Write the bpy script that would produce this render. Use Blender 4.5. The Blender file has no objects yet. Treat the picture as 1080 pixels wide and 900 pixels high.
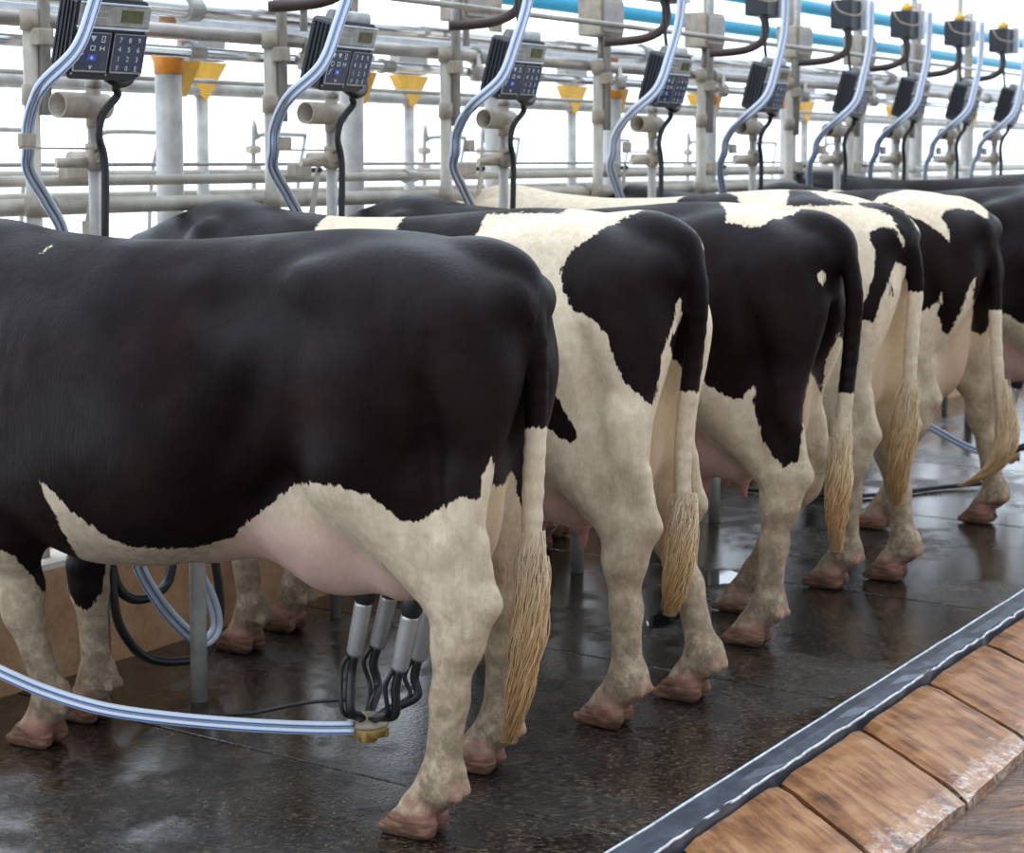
import bpy, bmesh, math, random
import numpy as np
from mathutils import Vector, Matrix
R = math.radians
SC = bpy.context.scene
COL = SC.collection

# ------------------------------------------------------------------ site frame
# X right, Y forward from the camera tripod; the milking platform runs along P, the cows face along D
CAM_H = 1.57
P = np.array([0.55121085, 0.83436598]); D = np.array([-0.83436598, 0.55121085])
ANG = math.atan2(P[1], P[0])                       # site z-rotation: local x -> P, local y -> D
def W(s, d, h=0.0):
    return Vector((s*P[0]+d*D[0], s*P[1]+d*D[1], h))

# ------------------------------------------------------------------ helpers
def tag(o, label=None, cat=None, group=None, kind=None):
    if label: o['label'] = label
    if cat: o['category'] = cat
    if group: o['group'] = group
    if kind: o['kind'] = kind
    return o
def empty(name, loc, rz=0.0, label=None, cat=None, group=None):
    o = bpy.data.objects.new(name, None); COL.objects.link(o)
    o.location = loc; o.rotation_euler = (0, 0, rz); o.empty_display_size = .1
    return tag(o, label, cat, group)
def copy_tree(o, parent=None):
    c = o.copy(); COL.objects.link(c)
    if parent is not None: c.parent = parent
    for ch in list(o.children): copy_tree(ch, c)
    return c
def link(name, bm, mats, parent=None, smooth=False, loc=None, rz=None):
    me = bpy.data.meshes.new(name); bm.to_mesh(me); bm.free()
    o = bpy.data.objects.new(name, me); COL.objects.link(o)
    for m in (mats if isinstance(mats, (list, tuple)) else [mats]): me.materials.append(m)
    if smooth:
        for p in me.polygons: p.use_smooth = True
    if parent is not None: o.parent = parent
    if loc is not None: o.location = loc
    if rz is not None: o.rotation_euler = (0, 0, rz)
    return o
def struct(name, bm, m, **k):
    o = link(name, bm, m, **k); o['kind'] = 'structure'; return o
def box(bm, c, size, rot=None, bev=0.0, mi=0):
    r = bmesh.ops.create_cube(bm, size=1.0)
    vs = r['verts']
    M = Matrix.Translation(Vector(c)) @ (rot if rot is not None else Matrix.Identity(4)) @ Matrix.Diagonal((*size, 1))
    bmesh.ops.transform(bm, matrix=M, verts=vs)
    fs = list({f for v in vs for f in v.link_faces})
    for f in fs: f.material_index = mi
    if bev > 0:
        es = list({e for v in vs for e in v.link_edges})
        bmesh.ops.bevel(bm, geom=es, offset=bev, segments=2, affect='EDGES', profile=.6)
def catmull(pts, n=8):
    P_ = [Vector(p) for p in pts]
    if len(P_) < 3: return P_
    out = []
    Q = [P_[0]*2-P_[1]] + P_ + [P_[-1]*2-P_[-2]]
    for i in range(1, len(Q)-2):
        a, b, c, d = Q[i-1], Q[i], Q[i+1], Q[i+2]
        for k in range(n):
            t = k/n
            out.append(.5*((2*b)+(c-a)*t+(2*a-5*b+4*c-d)*t*t+(3*b-a-3*c+d)*t**3))
    out.append(P_[-1]); return out
def tube(bm, pts, r, seg=12, curve=0, cap=True, rr=None, flat=None, mi=0):
    """tube along points; rr radii per point (end to end), flat squashes the section sideways"""
    if curve: pts = catmull(pts, curve)
    pts = [Vector(p) for p in pts]
    n = len(pts); rings = []
    t0 = (pts[1]-pts[0]).normalized()
    up = Vector((0, 0, 1)) if abs(t0.z) < .9 else Vector((1, 0, 0))
    nrm = (up - t0*up.dot(t0)).normalized()
    for i, p in enumerate(pts):
        t = (pts[min(i+1, n-1)]-pts[max(i-1, 0)]).normalized()
        nrm = (nrm - t*nrm.dot(t)).normalized(); b = t.cross(nrm)
        q = r if rr is None else float(np.interp(i/(n-1), np.linspace(0, 1, len(rr)), rr))
        ring = []
        for k in range(seg):
            a = 2*math.pi*k/seg
            ring.append(bm.verts.new(p + nrm*(math.cos(a)*q) + b*(math.sin(a)*q*(flat or 1))))
        rings.append(ring)
    for i in range(n-1):
        for k in range(seg):
            f = bm.faces.new((rings[i][k], rings[i][(k+1) % seg], rings[i+1][(k+1) % seg], rings[i+1][k]))
            f.smooth = True; f.material_index = mi
    if cap:
        for ring in (rings[0][::-1], rings[-1]):
            f = bm.faces.new(ring); f.material_index = mi
    return rings
def openpipe(bm, a, b, r, th=.003, seg=20):
    """hollow pipe stub from a to b, open at b"""
    a, b = Vector(a), Vector(b)
    t = (b-a).normalized(); up = Vector((0, 0, 1)) if abs(t.z) < .9 else Vector((1, 0, 0))
    n = (up-t*up.dot(t)).normalized(); c = t.cross(n)
    L = []
    for p, q in ((a, r), (b, r), (b, r-th), (a+(b-a)*.1, r-th)):
        L.append([bm.verts.new(p+n*(math.cos(2*math.pi*k/seg)*q)+c*(math.sin(2*math.pi*k/seg)*q)) for k in range(seg)])
    for i in range(3):
        for k in range(seg):
            f = bm.faces.new((L[i][k], L[i][(k+1) % seg], L[i+1][(k+1) % seg], L[i+1][k])); f.smooth = (i != 1)
    bm.faces.new(L[0][::-1]); bm.faces.new(L[3])
def lathe(bm, prof, axis_o=(0, 0, 0), seg=24, rot=None, mi=0):
    M = Matrix.Translation(Vector(axis_o)) @ (rot if rot is not None else Matrix.Identity(4))
    rings = [[bm.verts.new(M @ Vector((math.cos(2*math.pi*k/seg)*max(r, 1e-4), math.sin(2*math.pi*k/seg)*max(r, 1e-4), z))) for k in range(seg)] for r, z in prof]
    for i in range(len(prof)-1):
        for k in range(seg):
            f = bm.faces.new((rings[i][k], rings[i][(k+1) % seg], rings[i+1][(k+1) % seg], rings[i+1][k])); f.smooth = True; f.material_index = mi
    bm.faces.new(rings[0][::-1]).material_index = mi; bm.faces.new(rings[-1]).material_index = mi

# ------------------------------------------------------------------ materials
class NT:
    def __init__(s, name):
        m = bpy.data.materials.new(name); m.use_nodes = True
        s.m = m; s.t = m.node_tree; s.b = s.t.nodes['Principled BSDF']
    def n(s, typ, **k):
        nd = s.t.nodes.new(typ)
        for a, v in k.items():
            if a.startswith('i_'):
                key = a[2:]; key = int(key) if key.isdigit() else key.replace('_', ' ')
                nd.inputs[key].default_value = v
            else: setattr(nd, a, v)
        return nd
    def l(s, a, b): s.t.links.new(a, b)
    def noise(s, scale, detail=4, rough=.55, vec=None, dist=0.0):
        nd = s.n('ShaderNodeTexNoise', i_Scale=scale, i_Detail=detail, i_Roughness=rough, i_Distortion=dist)
        if vec is not None: s.l(vec, nd.inputs['Vector'])
        return nd.outputs['Fac']
    def vec(s, scale=(1, 1, 1), out='Object', rot=(0, 0, 0)):
        tc = s.n('ShaderNodeTexCoord'); mp = s.n('ShaderNodeMapping')
        mp.inputs['Scale'].default_value = scale; mp.inputs['Rotation'].default_value = rot
        s.l(tc.outputs[out], mp.inputs['Vector']); return mp.outputs['Vector']
    def rvec(s, ang, scale, out='Object'):
        v = s.vec((1, 1, 1), out, (0, 0, ang)); mp = s.n('ShaderNodeMapping'); mp.inputs['Scale'].default_value = scale
        s.l(v, mp.inputs['Vector']); return mp.outputs['Vector']
    def math(s, op, a, b=None, c=None, clamp=False):
        nd = s.n('ShaderNodeMath', operation=op, use_clamp=clamp)
        for i, v in enumerate((a, b, c)):
            if v is None: continue
            if isinstance(v, (int, float)): nd.inputs[i].default_value = v
            else: s.l(v, nd.inputs[i])
        return nd.outputs[0]
    def ramp(s, fac, stops):
        nd = s.n('ShaderNodeValToRGB'); el = nd.color_ramp.elements
        while len(el) < len(stops): el.new(.5)
        for e, (p, c) in zip(el, stops):
            e.position = p; e.color = (*c, 1) if len(c) == 3 else c
        s.l(fac, nd.inputs['Fac']); return nd.outputs['Color']
    def step(s, v, a, b):
        nd = s.n('ShaderNodeMapRange', i_1=a, i_2=b); nd.interpolation_type = 'SMOOTHSTEP'
        s.l(v, nd.inputs[0]); return nd.outputs[0]
    def mix(s, f, a, b, typ='MIX'):
        nd = s.n('ShaderNodeMix', data_type='RGBA', blend_type=typ)
        for key, v in ((0, f), (6, a), (7, b)):
            if isinstance(v, (int, float)): nd.inputs[key].default_value = v
            elif isinstance(v, tuple): nd.inputs[key].default_value = (*v, 1) if len(v) == 3 else v
            else: s.l(v, nd.inputs[key])
        return nd.outputs[2]
    def attr(s, name): return s.n('ShaderNodeAttribute', attribute_name=name).outputs['Fac']
    def bump(s, h, strength=.3, dist=.01):
        nd = s.n('ShaderNodeBump'); nd.inputs['Strength'].default_value = strength; nd.inputs['Distance'].default_value = dist
        s.l(h, nd.inputs['Height']); s.l(nd.outputs[0], s.b.inputs['Normal']); return nd
    def set(s, **k):
        for a, v in k.items():
            key = a.replace('_', ' ')
            if isinstance(v, (int, float)): s.b.inputs[key].default_value = v
            elif isinstance(v, tuple): s.b.inputs[key].default_value = (*v, 1) if len(v) == 3 else v
            else: s.l(v, s.b.inputs[key])
        return s

def simple(name, col, rough=.5, metal=0.0, var=.12, scale=12, bump=0.0, **k):
    q = NT(name); v = q.vec()
    n = q.noise(scale, 5, .6, v)
    lo = tuple(max(0, c*(1-var*1.6)) for c in col); hi = tuple(min(1, c*(1+var)) for c in col)
    q.set(Base_Color=q.ramp(n, [(.3, lo), (.7, hi)]), Roughness=rough, Metallic=metal, **k)
    if bump: q.bump(q.noise(scale*6, 4, .6, v), bump, .004)
    return q.m

def mat_coat():
    q = NT('cow_hide'); v = q.vec()
    fur = q.noise(1.0, 4, .65, q.vec((170, 170, 28)))
    edge_n = q.math('SUBTRACT', q.noise(1.0, 3, .6, q.vec((95, 95, 30))), .5)
    edge_b = q.math('SUBTRACT', q.noise(14, 3, .6, v), .5)
    c = q.math('ADD', q.attr('coat'), q.math('ADD', q.math('MULTIPLY', edge_n, .028), q.math('MULTIPLY', edge_b, .022)))
    c = q.step(c, -.0025, .0025)
    blotch = q.noise(3.2, 4, .6, v); fine = q.noise(38, 4, .65, v)
    black = q.ramp(blotch, [(.3, (.0050, .0026, .0030)), (.6, (.0120, .0058, .0056)), (.82, (.024, .0105, .008))])
    white = q.ramp(fine, [(.25, (.62, .49, .335)), (.75, (.84, .71, .54))])
    # dirt collects towards the feet and in blotches
    geo = q.n('ShaderNodeTexCoord').outputs['Object']
    sep = q.n('ShaderNodeSeparateXYZ'); q.l(geo, sep.inputs[0]); z = sep.outputs[2]
    low = q.step(q.math('ADD', z, q.math('MULTIPLY', q.math('SUBTRACT', q.noise(9, 4, .6, v), .5), .5)), 1.05, .15)
    streak = q.step(q.noise(1.0, 4, .7, q.vec((75, 75, 12))), .48, .66)
    white = q.mix(q.math('MULTIPLY', streak, q.math('ADD', .12, q.math('MULTIPLY', low, .35))), white, (.42, .30, .185))
    dirty = q.math('MULTIPLY', low, q.step(q.noise(22, 5, .7, v), .32, .62))
    white = q.mix(q.math('MULTIPLY', low, .75), white, (.44, .325, .21))
    white = q.mix(q.math('MULTIPLY', dirty, .7), white, (.20, .135, .08))
    white = q.mix(q.attr('warm'), white, (.60, .42, .22))
    grime = q.math('MULTIPLY', q.step(z, .42, .12), q.step(q.noise(30, 5, .7, v), .4, .6))
    white = q.mix(q.math('MULTIPLY', grime, .6), white, (.13, .085, .055))
    col = q.mix(c, white, black)
    pinkc = q.ramp(q.noise(11, 4, .6, v), [(.3, (.52, .28, .235)), (.7, (.66, .46, .375))])
    pk = q.math('MULTIPLY', q.attr('pink'), q.math('SUBTRACT', 1.0, c))
    pinkc = q.mix(q.step(q.attr('teat'), .2, .7), pinkc, (.50, .215, .19))
    col = q.mix(pk, col, pinkc)
    hoofc = q.ramp(q.noise(1.0, 4, .6, q.vec((20, 20, 90))), [(.3, (.06, .032, .022)), (.5, (.17, .08, .05)), (.75, (.36, .2, .13))])
    col = q.mix(q.attr('hoof'), col, hoofc)
    col = q.mix(q.attr('raw'), col, (.46, .20, .155))
    gl = q.step(q.noise(2.6, 3, .5, v), .34, .74)
    rough = q.math('ADD', q.math('MULTIPLY', c, q.math('SUBTRACT', -.28, q.math('MULTIPLY', gl, .16))), .80)
    q.set(Base_Color=col, Roughness=rough, Specular_IOR_Level=q.math('ADD', .30, q.math('MULTIPLY', c, q.math('SUBTRACT', q.math('MULTIPLY', gl, .13), .25))))
    
    q.b.inputs['Subsurface Weight'].default_value = 0.0
    h = q.math('ADD', q.math('MULTIPLY', fur, .7), q.math('MULTIPLY', q.noise(26, 3, .5, v), .6))
    q.bump(h, .5, .006)
    return q.m
def mat_switch():
    q = NT('tail_hair'); v = q.vec((60, 60, 6))
    n = q.noise(1.0, 3, .6, v)
    geo = q.n('ShaderNodeTexCoord').outputs['Object']
    c = q.ramp(q.math('ADD', q.attr('along'), q.math('MULTIPLY', q.math('SUBTRACT', n, .5), .5)),
               [(0.0, (.80, .68, .50)), (.3, (.74, .54, .31)), (.62, (.62, .38, .17)), (1.0, (.44, .24, .10))])
    q.set(Base_Color=c, Roughness=.6); return q.m
def mat_floor():
    q = NT('wet_rubber_mat'); v = q.vec()
    st = q.noise(1.0, 5, .7, q.rvec(R(56), (45, 130, 60)))
    fine = q.noise(230, 3, .6, v); big = q.noise(1.5, 4, .6, v); mid = q.noise(7, 4, .6, v)
    speck = q.step(q.noise(95, 2, .5, v), .65, .72)
    base = q.ramp(q.math('ADD', q.math('MULTIPLY', st, .8), q.math('MULTIPLY', mid, .2)), [(.42, (.0035, .0033, .0035)), (.52, (.014, .0110, .009)), (.62, (.115, .085, .056))])
    base = q.mix(q.math('MULTIPLY', speck, .6), base, (.19, .15, .105))
    wet = q.step(q.math('ADD', big, q.math('MULTIPLY', mid, .35)), .54, .70)
    rough = q.math('ADD', q.math('MULTIPLY', wet, -.19), q.math('ADD', .27, q.math('MULTIPLY', st, .12)))
    q.set(Base_Color=base, Roughness=rough, Specular_IOR_Level=q.math('ADD', .62, q.math('MULTIPLY', wet, .38)))
    vor = q.n('ShaderNodeTexVoronoi', i_Scale=75.0); q.l(v, vor.inputs['Vector'])
    h = q.math('ADD', q.math('ADD', q.math('MULTIPLY', st, .8), q.math('MULTIPLY', vor.outputs['Distance'], .5)), q.math('MULTIPLY', fine, .5))
    bp = q.bump(h, .55, .004)
    q.l(q.math('SUBTRACT', .60, q.math('MULTIPLY', wet, .46)), bp.inputs['Strength'])
    return q.m
def mat_slab():
    q = NT('worn_brown_tile'); v = q.vec()
    st = q.noise(1.0, 5, .65, q.rvec(R(40), (34, 3.2, 10))); n = q.noise(9, 5, .65, v); f = q.noise(90, 4, .7, v)
    c = q.ramp(q.math('ADD', q.math('MULTIPLY', st, .6), q.math('MULTIPLY', n, .4)), [(.34, (.05, .019, .008)), (.46, (.21, .080, .026)), (.56, (.34, .155, .058)), (.70, (.40, .25, .14))])
    c = q.mix(q.math('MULTIPLY', q.step(f, .5, .75), .3), c, (.16, .12, .10))
    sep = q.n('ShaderNodeSeparateXYZ'); q.l(q.n('ShaderNodeTexCoord').outputs['Object'], sep.inputs[0])
    scum = q.step(q.math('ADD', sep.outputs[1], q.math('MULTIPLY', q.noise(13, 5, .8, v), .34)), 1.76, 1.60)
    scum = q.math('MULTIPLY', scum, q.step(q.noise(34, 6, .85, v), .46, .60))
    c = q.mix(q.math('MULTIPLY', scum, .85), c, (.66, .62, .56))
    q.set(Base_Color=c, Roughness=q.math('ADD', .24, q.math('MULTIPLY', n, .3)))
    q.bump(q.math('ADD', st, q.math('MULTIPLY', f, .35)), .5, .006); return q.m
def mat_curb():
    q = NT('curb_metal'); v = q.vec()
    n = q.noise(14, 5, .65, v); f = q.noise(1.0, 4, .7, q.vec((6, 60, 20)))
    c = q.ramp(n, [(.3, (.030, .034, .045)), (.6, (.075, .088, .115)), (.8, (.14, .16, .19))])
    q.set(Base_Color=c, Roughness=q.math('ADD', .22, q.math('MULTIPLY', f, .2)), Metallic=.25)
    q.bump(n, .3, .004); return q.m
def mat_gutter():
    q = NT('gutter_wet_stone'); v = q.rvec(R(50), (3.6, 10, 5))
    st = q.noise(1.0, 6, .65, v, dist=1.2); n = q.noise(4, 5, .6, q.vec())
    c = q.ramp(q.math('ADD', q.math('MULTIPLY', st, .6), q.math('MULTIPLY', n, .4)), [(.38, (.035, .016, .009)), (.52, (.13, .056, .024)), (.62, (.27, .135, .062)), (.72, (.42, .29, .18))])
    q.set(Base_Color=c, Roughness=q.math('ADD', .08, q.math('MULTIPLY', n, .35)))
    q.bump(st, .8, .03); return q.m
def mat_concrete(name, a, b, c, rough=.75, scale=5):
    q = NT(name); v = q.vec()
    n = q.noise(scale, 6, .65, v); f = q.noise(scale*12, 4, .7, v)
    col = q.ramp(q.math('ADD', q.math('MULTIPLY', n, .75), q.math('MULTIPLY', f, .25)), [(.32, a), (.52, b), (.7, c)])
    q.set(Base_Color=col, Roughness=rough); q.bump(f, .3, .004); return q.m
def mat_hose():
    q = NT('striped_hose'); 
    a = q.attr('around')
    f = q.step(q.math('ABSOLUTE', q.math('SUBTRACT', a, .45)), .085, .065)
    q.set(Base_Color=q.mix(f, (.58, .62, .70), (.04, .15, .46)), Roughness=.3); return q.m
M = {}
def mats():
    M['cow'] = mat_coat(); M['switch'] = mat_switch(); M['floor'] = mat_floor(); M['slab'] = mat_slab()
    M['curb'] = mat_curb(); M['gutter'] = mat_gutter(); M['hose'] = mat_hose()
    M['edge'] = simple('pale_edge_trim', (.55, .58, .62), .4, .0, .3, 40)
    M['wall'] = mat_concrete('stained_concrete', (.40, .20, .10), (.62, .36, .19), (.72, .50, .33))
    M['walltop'] = mat_concrete('bare_concrete', (.45, .38, .31), (.6, .54, .47), (.72, .67, .6))
    M['yard'] = mat_concrete('bright_yard_concrete', (.6, .6, .58), (.72, .72, .7), (.8, .8, .78), .9, .6)
    M['grout'] = simple('dark_joint', (.03, .02, .014), .5)
    M['galv'] = simple('galvanised_steel', (.40, .375, .34), .45, .3, .22, 9, .1)
    M['galv2'] = simple('weathered_pale_steel', (.47, .42, .35), .5, .1, .2, 7, .1)
    M['steel'] = simple('bright_stainless', (.82, .82, .82), .2, .9, .1, 5)
    M['dullsteel'] = simple('dull_stainless', (.42, .38, .34), .35, .5, .2, 6)
    M['orange'] = simple('orange_paint', (.80, .27, .02), .5, .0, .15, 20)
    M['yellow'] = simple('yellow_orange_paint', (.82, .43, .04), .5, .0, .1, 20)
    M['bluepipe'] = simple('sky_blue_paint', (.05, .42, .66), .4, .0, .1, 5)
    M['black'] = simple('black_rubber', (.014, .014, .016), .38, .0, .2, 30)
    M['darkbox'] = simple('charcoal_plastic', (.020, .022, .027), .42, .0, .15, 20)
    M['panel'] = simple('blue_black_panel', (.040, .050, .100), .25, .0, .2, 20)
    M['greypanel'] = simple('grey_display_plate', (.33, .33, .31), .25, .1, .2, 30)
    M['lcd'] = simple('olive_lcd_glass', (.10, .105, .045), .15, .0, .2, 50)
    M['legend'] = simple('pale_key_print', (.62, .66, .74), .6)
    M['blueprint'] = simple('blue_key_print', (.05, .10, .5), .6)
    M['brownhose'] = simple('brown_rubber', (.055, .030, .020), .45, .0, .2, 12)
    M['redcap'] = simple('orange_red_plastic', (.8, .13, .05), .4)
    M['yellowcap'] = simple('yellow_plastic', (.85, .55, .03), .4)
    M['plate'] = simple('pale_plate', (.62, .64, .70), .4, .1)
    M['amber'] = simple('amber_plastic', (.42, .27, .07), .25, .0, .3, 30)
    M['amberlid'] = simple('smoky_plastic', (.42, .34, .25), .2, .0, .2, 30)
    M['shell'] = simple('brushed_steel_shell', (.52, .51, .50), .3, .55, .12, 14)
    M['tanpaint'] = simple('tan_steel', (.42, .355, .28), .55, .05, .25, 14)
    M['white'] = simple('white_plastic', (.8, .8, .8), .4)
    M['water'] = simple('still_water', (.012, .012, .014), .03, .0, .1, 5)
    M['eye'] = simple('dark_eye', (.01, .008, .006), .08)
mats()

# ------------------------------------------------------------------ implicit surface cows
def smin(a, b, k):
    h = np.maximum(k-np.abs(a-b), 0)/k
    return np.minimum(a, b)-h*h*k*.25
def smax(a, b, k): return -smin(-a, -b, k)
def ell(c, r, ry=0.0, rz=0.0):
    c = np.array(c, float); r = np.array(r, float); cy, sy = math.cos(ry), math.sin(ry)
    def f(X, Y, Z):
        x, y, z = X-c[0], Y-c[1], Z-c[2]
        x, z = x*cy+z*sy, -x*sy+z*cy
        k0 = np.sqrt((x/r[0])**2+(y/r[1])**2+(z/r[2])**2)
        k1 = np.sqrt((x/r[0]**2)**2+(y/r[1]**2)**2+(z/r[2]**2)**2)+1e-6
        return k0*(k0-1)/k1
    m = max(r)
    return f, c-m, c+m
def cone(a, b, ra, rb, sv=1.0):
    """tapered capsule a->b, section squeezed sideways (v) by sv"""
    a = np.array(a, float); b = np.array(b, float); ab = b-a; L2 = float(ab@ab)
    def f(X, Y, Z):
        x, y, z = X-a[0], Y-a[1], Z-a[2]
        t = np.clip((x*ab[0]+y*ab[1]+z*ab[2])/L2, 0, 1)
        r = ra+(rb-ra)*t
        return np.sqrt((x-ab[0]*t)**2+((y-ab[1]*t)/sv)**2+(z-ab[2]*t)**2)-r
    m = max(ra, rb)
    return f, np.minimum(a, b)-m, np.maximum(a, b)+m
TORSO = np.array([  # u, top, bottom, half width, pear
 (-.205, 1.235, 1.00, .04, 0), (-.155, 1.315, .93, .088, 0), (-.08, 1.36, .84, .132, 0), (.02, 1.385, .78, .17, 0.0), (.15, 1.400, .86, .215, .02),
 (.32, 1.402, .80, .265, .08), (.5, 1.386, .69, .318, .12), (.75, 1.366, .53, .358, .18), (1.0, 1.362, .512, .345, .16),
 (1.2, 1.378, .565, .315, .12), (1.4, 1.40, .64, .245, .12), (1.52, 1.385, .70, .20, .1), (1.66, 1.33, .80, .13, 0), (1.8, 1.22, .98, .05, 0)])
def torso(T=TORSO):
    us = np.linspace(T[0, 0], T[-1, 0], 60)
    cols = []
    for c in range(1, 5):
        y = np.interp(us, T[:, 0], T[:, c])
        for _ in range(3): y[1:-1] = (y[:-2]+2*y[1:-1]+y[2:])/4
        cols.append(y)
    def f(X, Y, Z):
        top, bot, hw, pe = (np.interp(X, us, c) for c in cols)
        c = (top+bot)/2; b = (top-bot)/2
        t = (Z-c)/b
        a = hw*(1-pe*t)
        n = 2.35
        q = (np.abs(Y/a)**n+np.abs(t)**n)**(1/n)
        F = (q-1)*np.minimum(a, b)
        e = np.maximum(us[0]-X, X-us[-1])
        return np.where(e > 0, np.maximum(F, e), F)
    return f, np.array([T[0, 0]-.02, -.45, .5]), np.array([T[-1, 0]+.02, .45, 1.45])

def cow_prims(c):
    """list of (group, k, (f, lo, hi), op)"""
    L = []
    add = lambda g, k, p, op='u': L.append((g, k, p, op))
    add('body', .01, torso())
    # pelvis and hips
    for s in (1, -1):
        add('body', .10, cone((.24, .185*s, 1.275), (-.150, .075*s, 1.245), .030, .032))
        add('body', .07, ell((.295, .222*s, 1.280), (.045, .030, .036)))
        add('body', .05, ell((-.168, .072*s, 1.245), (.036, .028, .036)))
        add('body', .12, ell((.06, .135*s, 1.16), (.20, .085, .12)))
        add('body', .09, ell((.09, .148*s, 1.05), (.245, .112, .30)))
    for s, (hu, hv) in ((1, c['hind'][0]), (-1, c['hind'][1])):
        sv = .80
        V = s*hv; v1 = s*(.5*.19+.5*V); vh = s*V
        hk = (-.10+.4*hu, v1, .53)
        ho = (c.get('hock') or (None, None))[0 if s > 0 else 1]
        if ho is not None: hk = (ho, v1, .53)
        st = (.165+.12*hu, s*.215, .865)
        add('hind', .09, cone((.09+.05*hu, .180*s, 1.02), st, .18, .125, .78))
        add('hind', .08, cone((-.095+.1*hu, .115*s, 1.06), (hk[0]+.02, v1*.97, .74), .095, .068, .85))
        add('hind', .07, cone((st[0]-.01, st[1], st[2]-.02), (hk[0]+.040, hk[1], hk[2]+.04), .112, .056, sv))
        add('hind', .05, cone((hk[0]+.05, v1, .82), (hk[0]-.01, hk[1], hk[2]+.10), .095, .052, sv))
        add('hind', .03, cone((hk[0]-.075, hk[1], hk[2]+.035), (hk[0]-.055, hk[1], hk[2]+.17), .026, .022, .8))
        add('hind', .04, cone((hk[0]-.072, hk[1], hk[2]+.03), (hk[0]-.02, hk[1], hk[2]-.06), .031, .042, .8))
        add('hind', .035, cone((hk[0]+.005, hk[1], hk[2]+.02), (hk[0]+.005, hk[1], hk[2]-.07), .062, .055, .82))
        add('cut', .03, ell((hk[0]-.030, hk[1]+s*.062, hk[2]+.115), (.011, .022, .06), -.18), 'd')
        fet = (-.062+.98*hu, vh, .135)
        mid = ((hk[0]*.5+fet[0]*.5)+.0, (hk[1]+fet[1])/2, .33)
        add('hind', .035, cone((hk[0]+.01, hk[1], hk[2]-.07), mid, .053, .043, .84))
        add('hind', .03, cone(mid, fet, .043, .044, .88))
        add('hind', .025, cone((fet[0]-.012, vh, .15), (fet[0]-.005, vh, .125), .050, .050, .95))
        add('hind', .03, cone(fet, (hu+.0, vh, .065), .045, .043, 1.0))
        for q in (1, -1):
            add('hind', .012, cone((fet[0]-.055, vh+q*.026, .112), (fet[0]-.044, vh+q*.022, .128), .014, .017))
            claw(add, 'hind', hu+.012, vh+q*.030, s*.0)
    for s, (fu, fv) in ((1, c['fore'][0]), (-1, c['fore'][1])):
        V = s*fv; vf = s*V
        add('body', .08, cone((1.34, s*.15, 1.18), (1.46, s*.18, .86), .095, .10, .62))
        add('body', .07, cone((1.46, s*.175, .86), (1.25, s*.185, .76), .085, .10, .8))
        sl = fu-1.2
        kn = (1.215+.55*sl, s*(.5*.18+.5*V), .405)
        add('fore', .06, cone((1.24, s*.18, .80), (1.225+.2*sl, s*.18, .60), .105, .078, .8))
        add('fore', .05, cone((1.225+.2*sl, s*.18, .60), (kn[0], kn[1], kn[2]+.05), .076, .052, .85))
        add('fore', .03, cone((kn[0]+.008, kn[1], kn[2]+.03), (kn[0]+.006, kn[1], kn[2]-.025), .064, .058, .86))
        fet = (fu-.045, vf, .13)
        add('fore', .035, cone((kn[0], kn[1], kn[2]-.04), fet, .046, .040, .88))
        add('fore', .025, cone((fet[0]-.006, vf, .145), (fet[0], vf, .12), .048, .048, .95))
        add('fore', .03, cone(fet, (fu, vf, .065), .044, .043))
        for q in (1, -1):
            add('fore', .012, cone((fet[0]-.058, vf+q*.026, .112), (fet[0]-.046, vf+q*.022, .124), .014, .015))
            claw(add, 'fore', fu+.012, vf+q*.030, 0)
    # neck and head, lowered over the manger
    add('body', .12, cone((1.45, 0, 1.10), (1.74, 0, 1.085), .25, .185, .62))
    add('body', .10, cone((1.66, 0, 1.10), (2.03, 0, 1.04), .19, .125, .62))
    hd = (2.06, 0, 1.10)
    add('head', .07, cone(hd, (2.16, 0, .95), .115, .105, .95))
    add('head', .06, cone((2.15, 0, .96), (2.31, 0, .71), .098, .062, .9))
    add('head', .04, cone((2.30, -.022, .70), (2.32, .022, .685), .062, .062))
    add('head', .04, cone((2.13, 0, .86), (2.25, 0, .68), .05, .04))
    for s in (1, -1):
        add('head', .02, ell((2.02, s*.185, 1.115), (.028, .085, .045)))
        add('head', .03, cone((2.06, s*.08, 1.15), (2.04, s*.13, 1.13), .045, .03))
    # dewlap and brisket
    add('body', .08, cone((1.45, 0, .70), (1.75, 0, .90), .075, .04, .6))
    # flank fold running from stifle to belly
    for s in (1, -1):
        add('body', .07, cone((.30, .225*s, 1.0), (.47, .25*s, .85), .045, .05, .5))
        add('cut', .09, ell((.47, .345*s, 1.235), (.135, .09, .065), .25), 'd')
        add('cut', .06, ell((.40, .355*s, 1.03), (.030, .07, .17), .25), 'd')
        add('cut', .07, ell((-.050, .275*s, .90), (.022, .045, .17), -.1), 'd')
        add('cut', .05, ell((1.10, .40*s, 1.16), (.02, .07, .15), .1), 'd')
        add('cut', .10, ell((1.27, .40*s, 1.02), (.045, .12, .22), .1), 'd')
        add('body', .06, cone((1.40, .155*s, 1.30), (1.50, .195*s, .90), .04, .05, .6))
    for s in (1, -1):
        add('cut', .05, ell((-.25, .0, .86), (.13, .04, .25)), 'd')
    return L
def claw(add, g, u, v, s):
    add(g, .014, cone((u-.046, v, .034), (u+.062, v, .018), .034, .017, .82))
    add(g, .018, cone((u-.030, v, .062), (u+.030, v, .044), .032, .020, .82))
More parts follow.
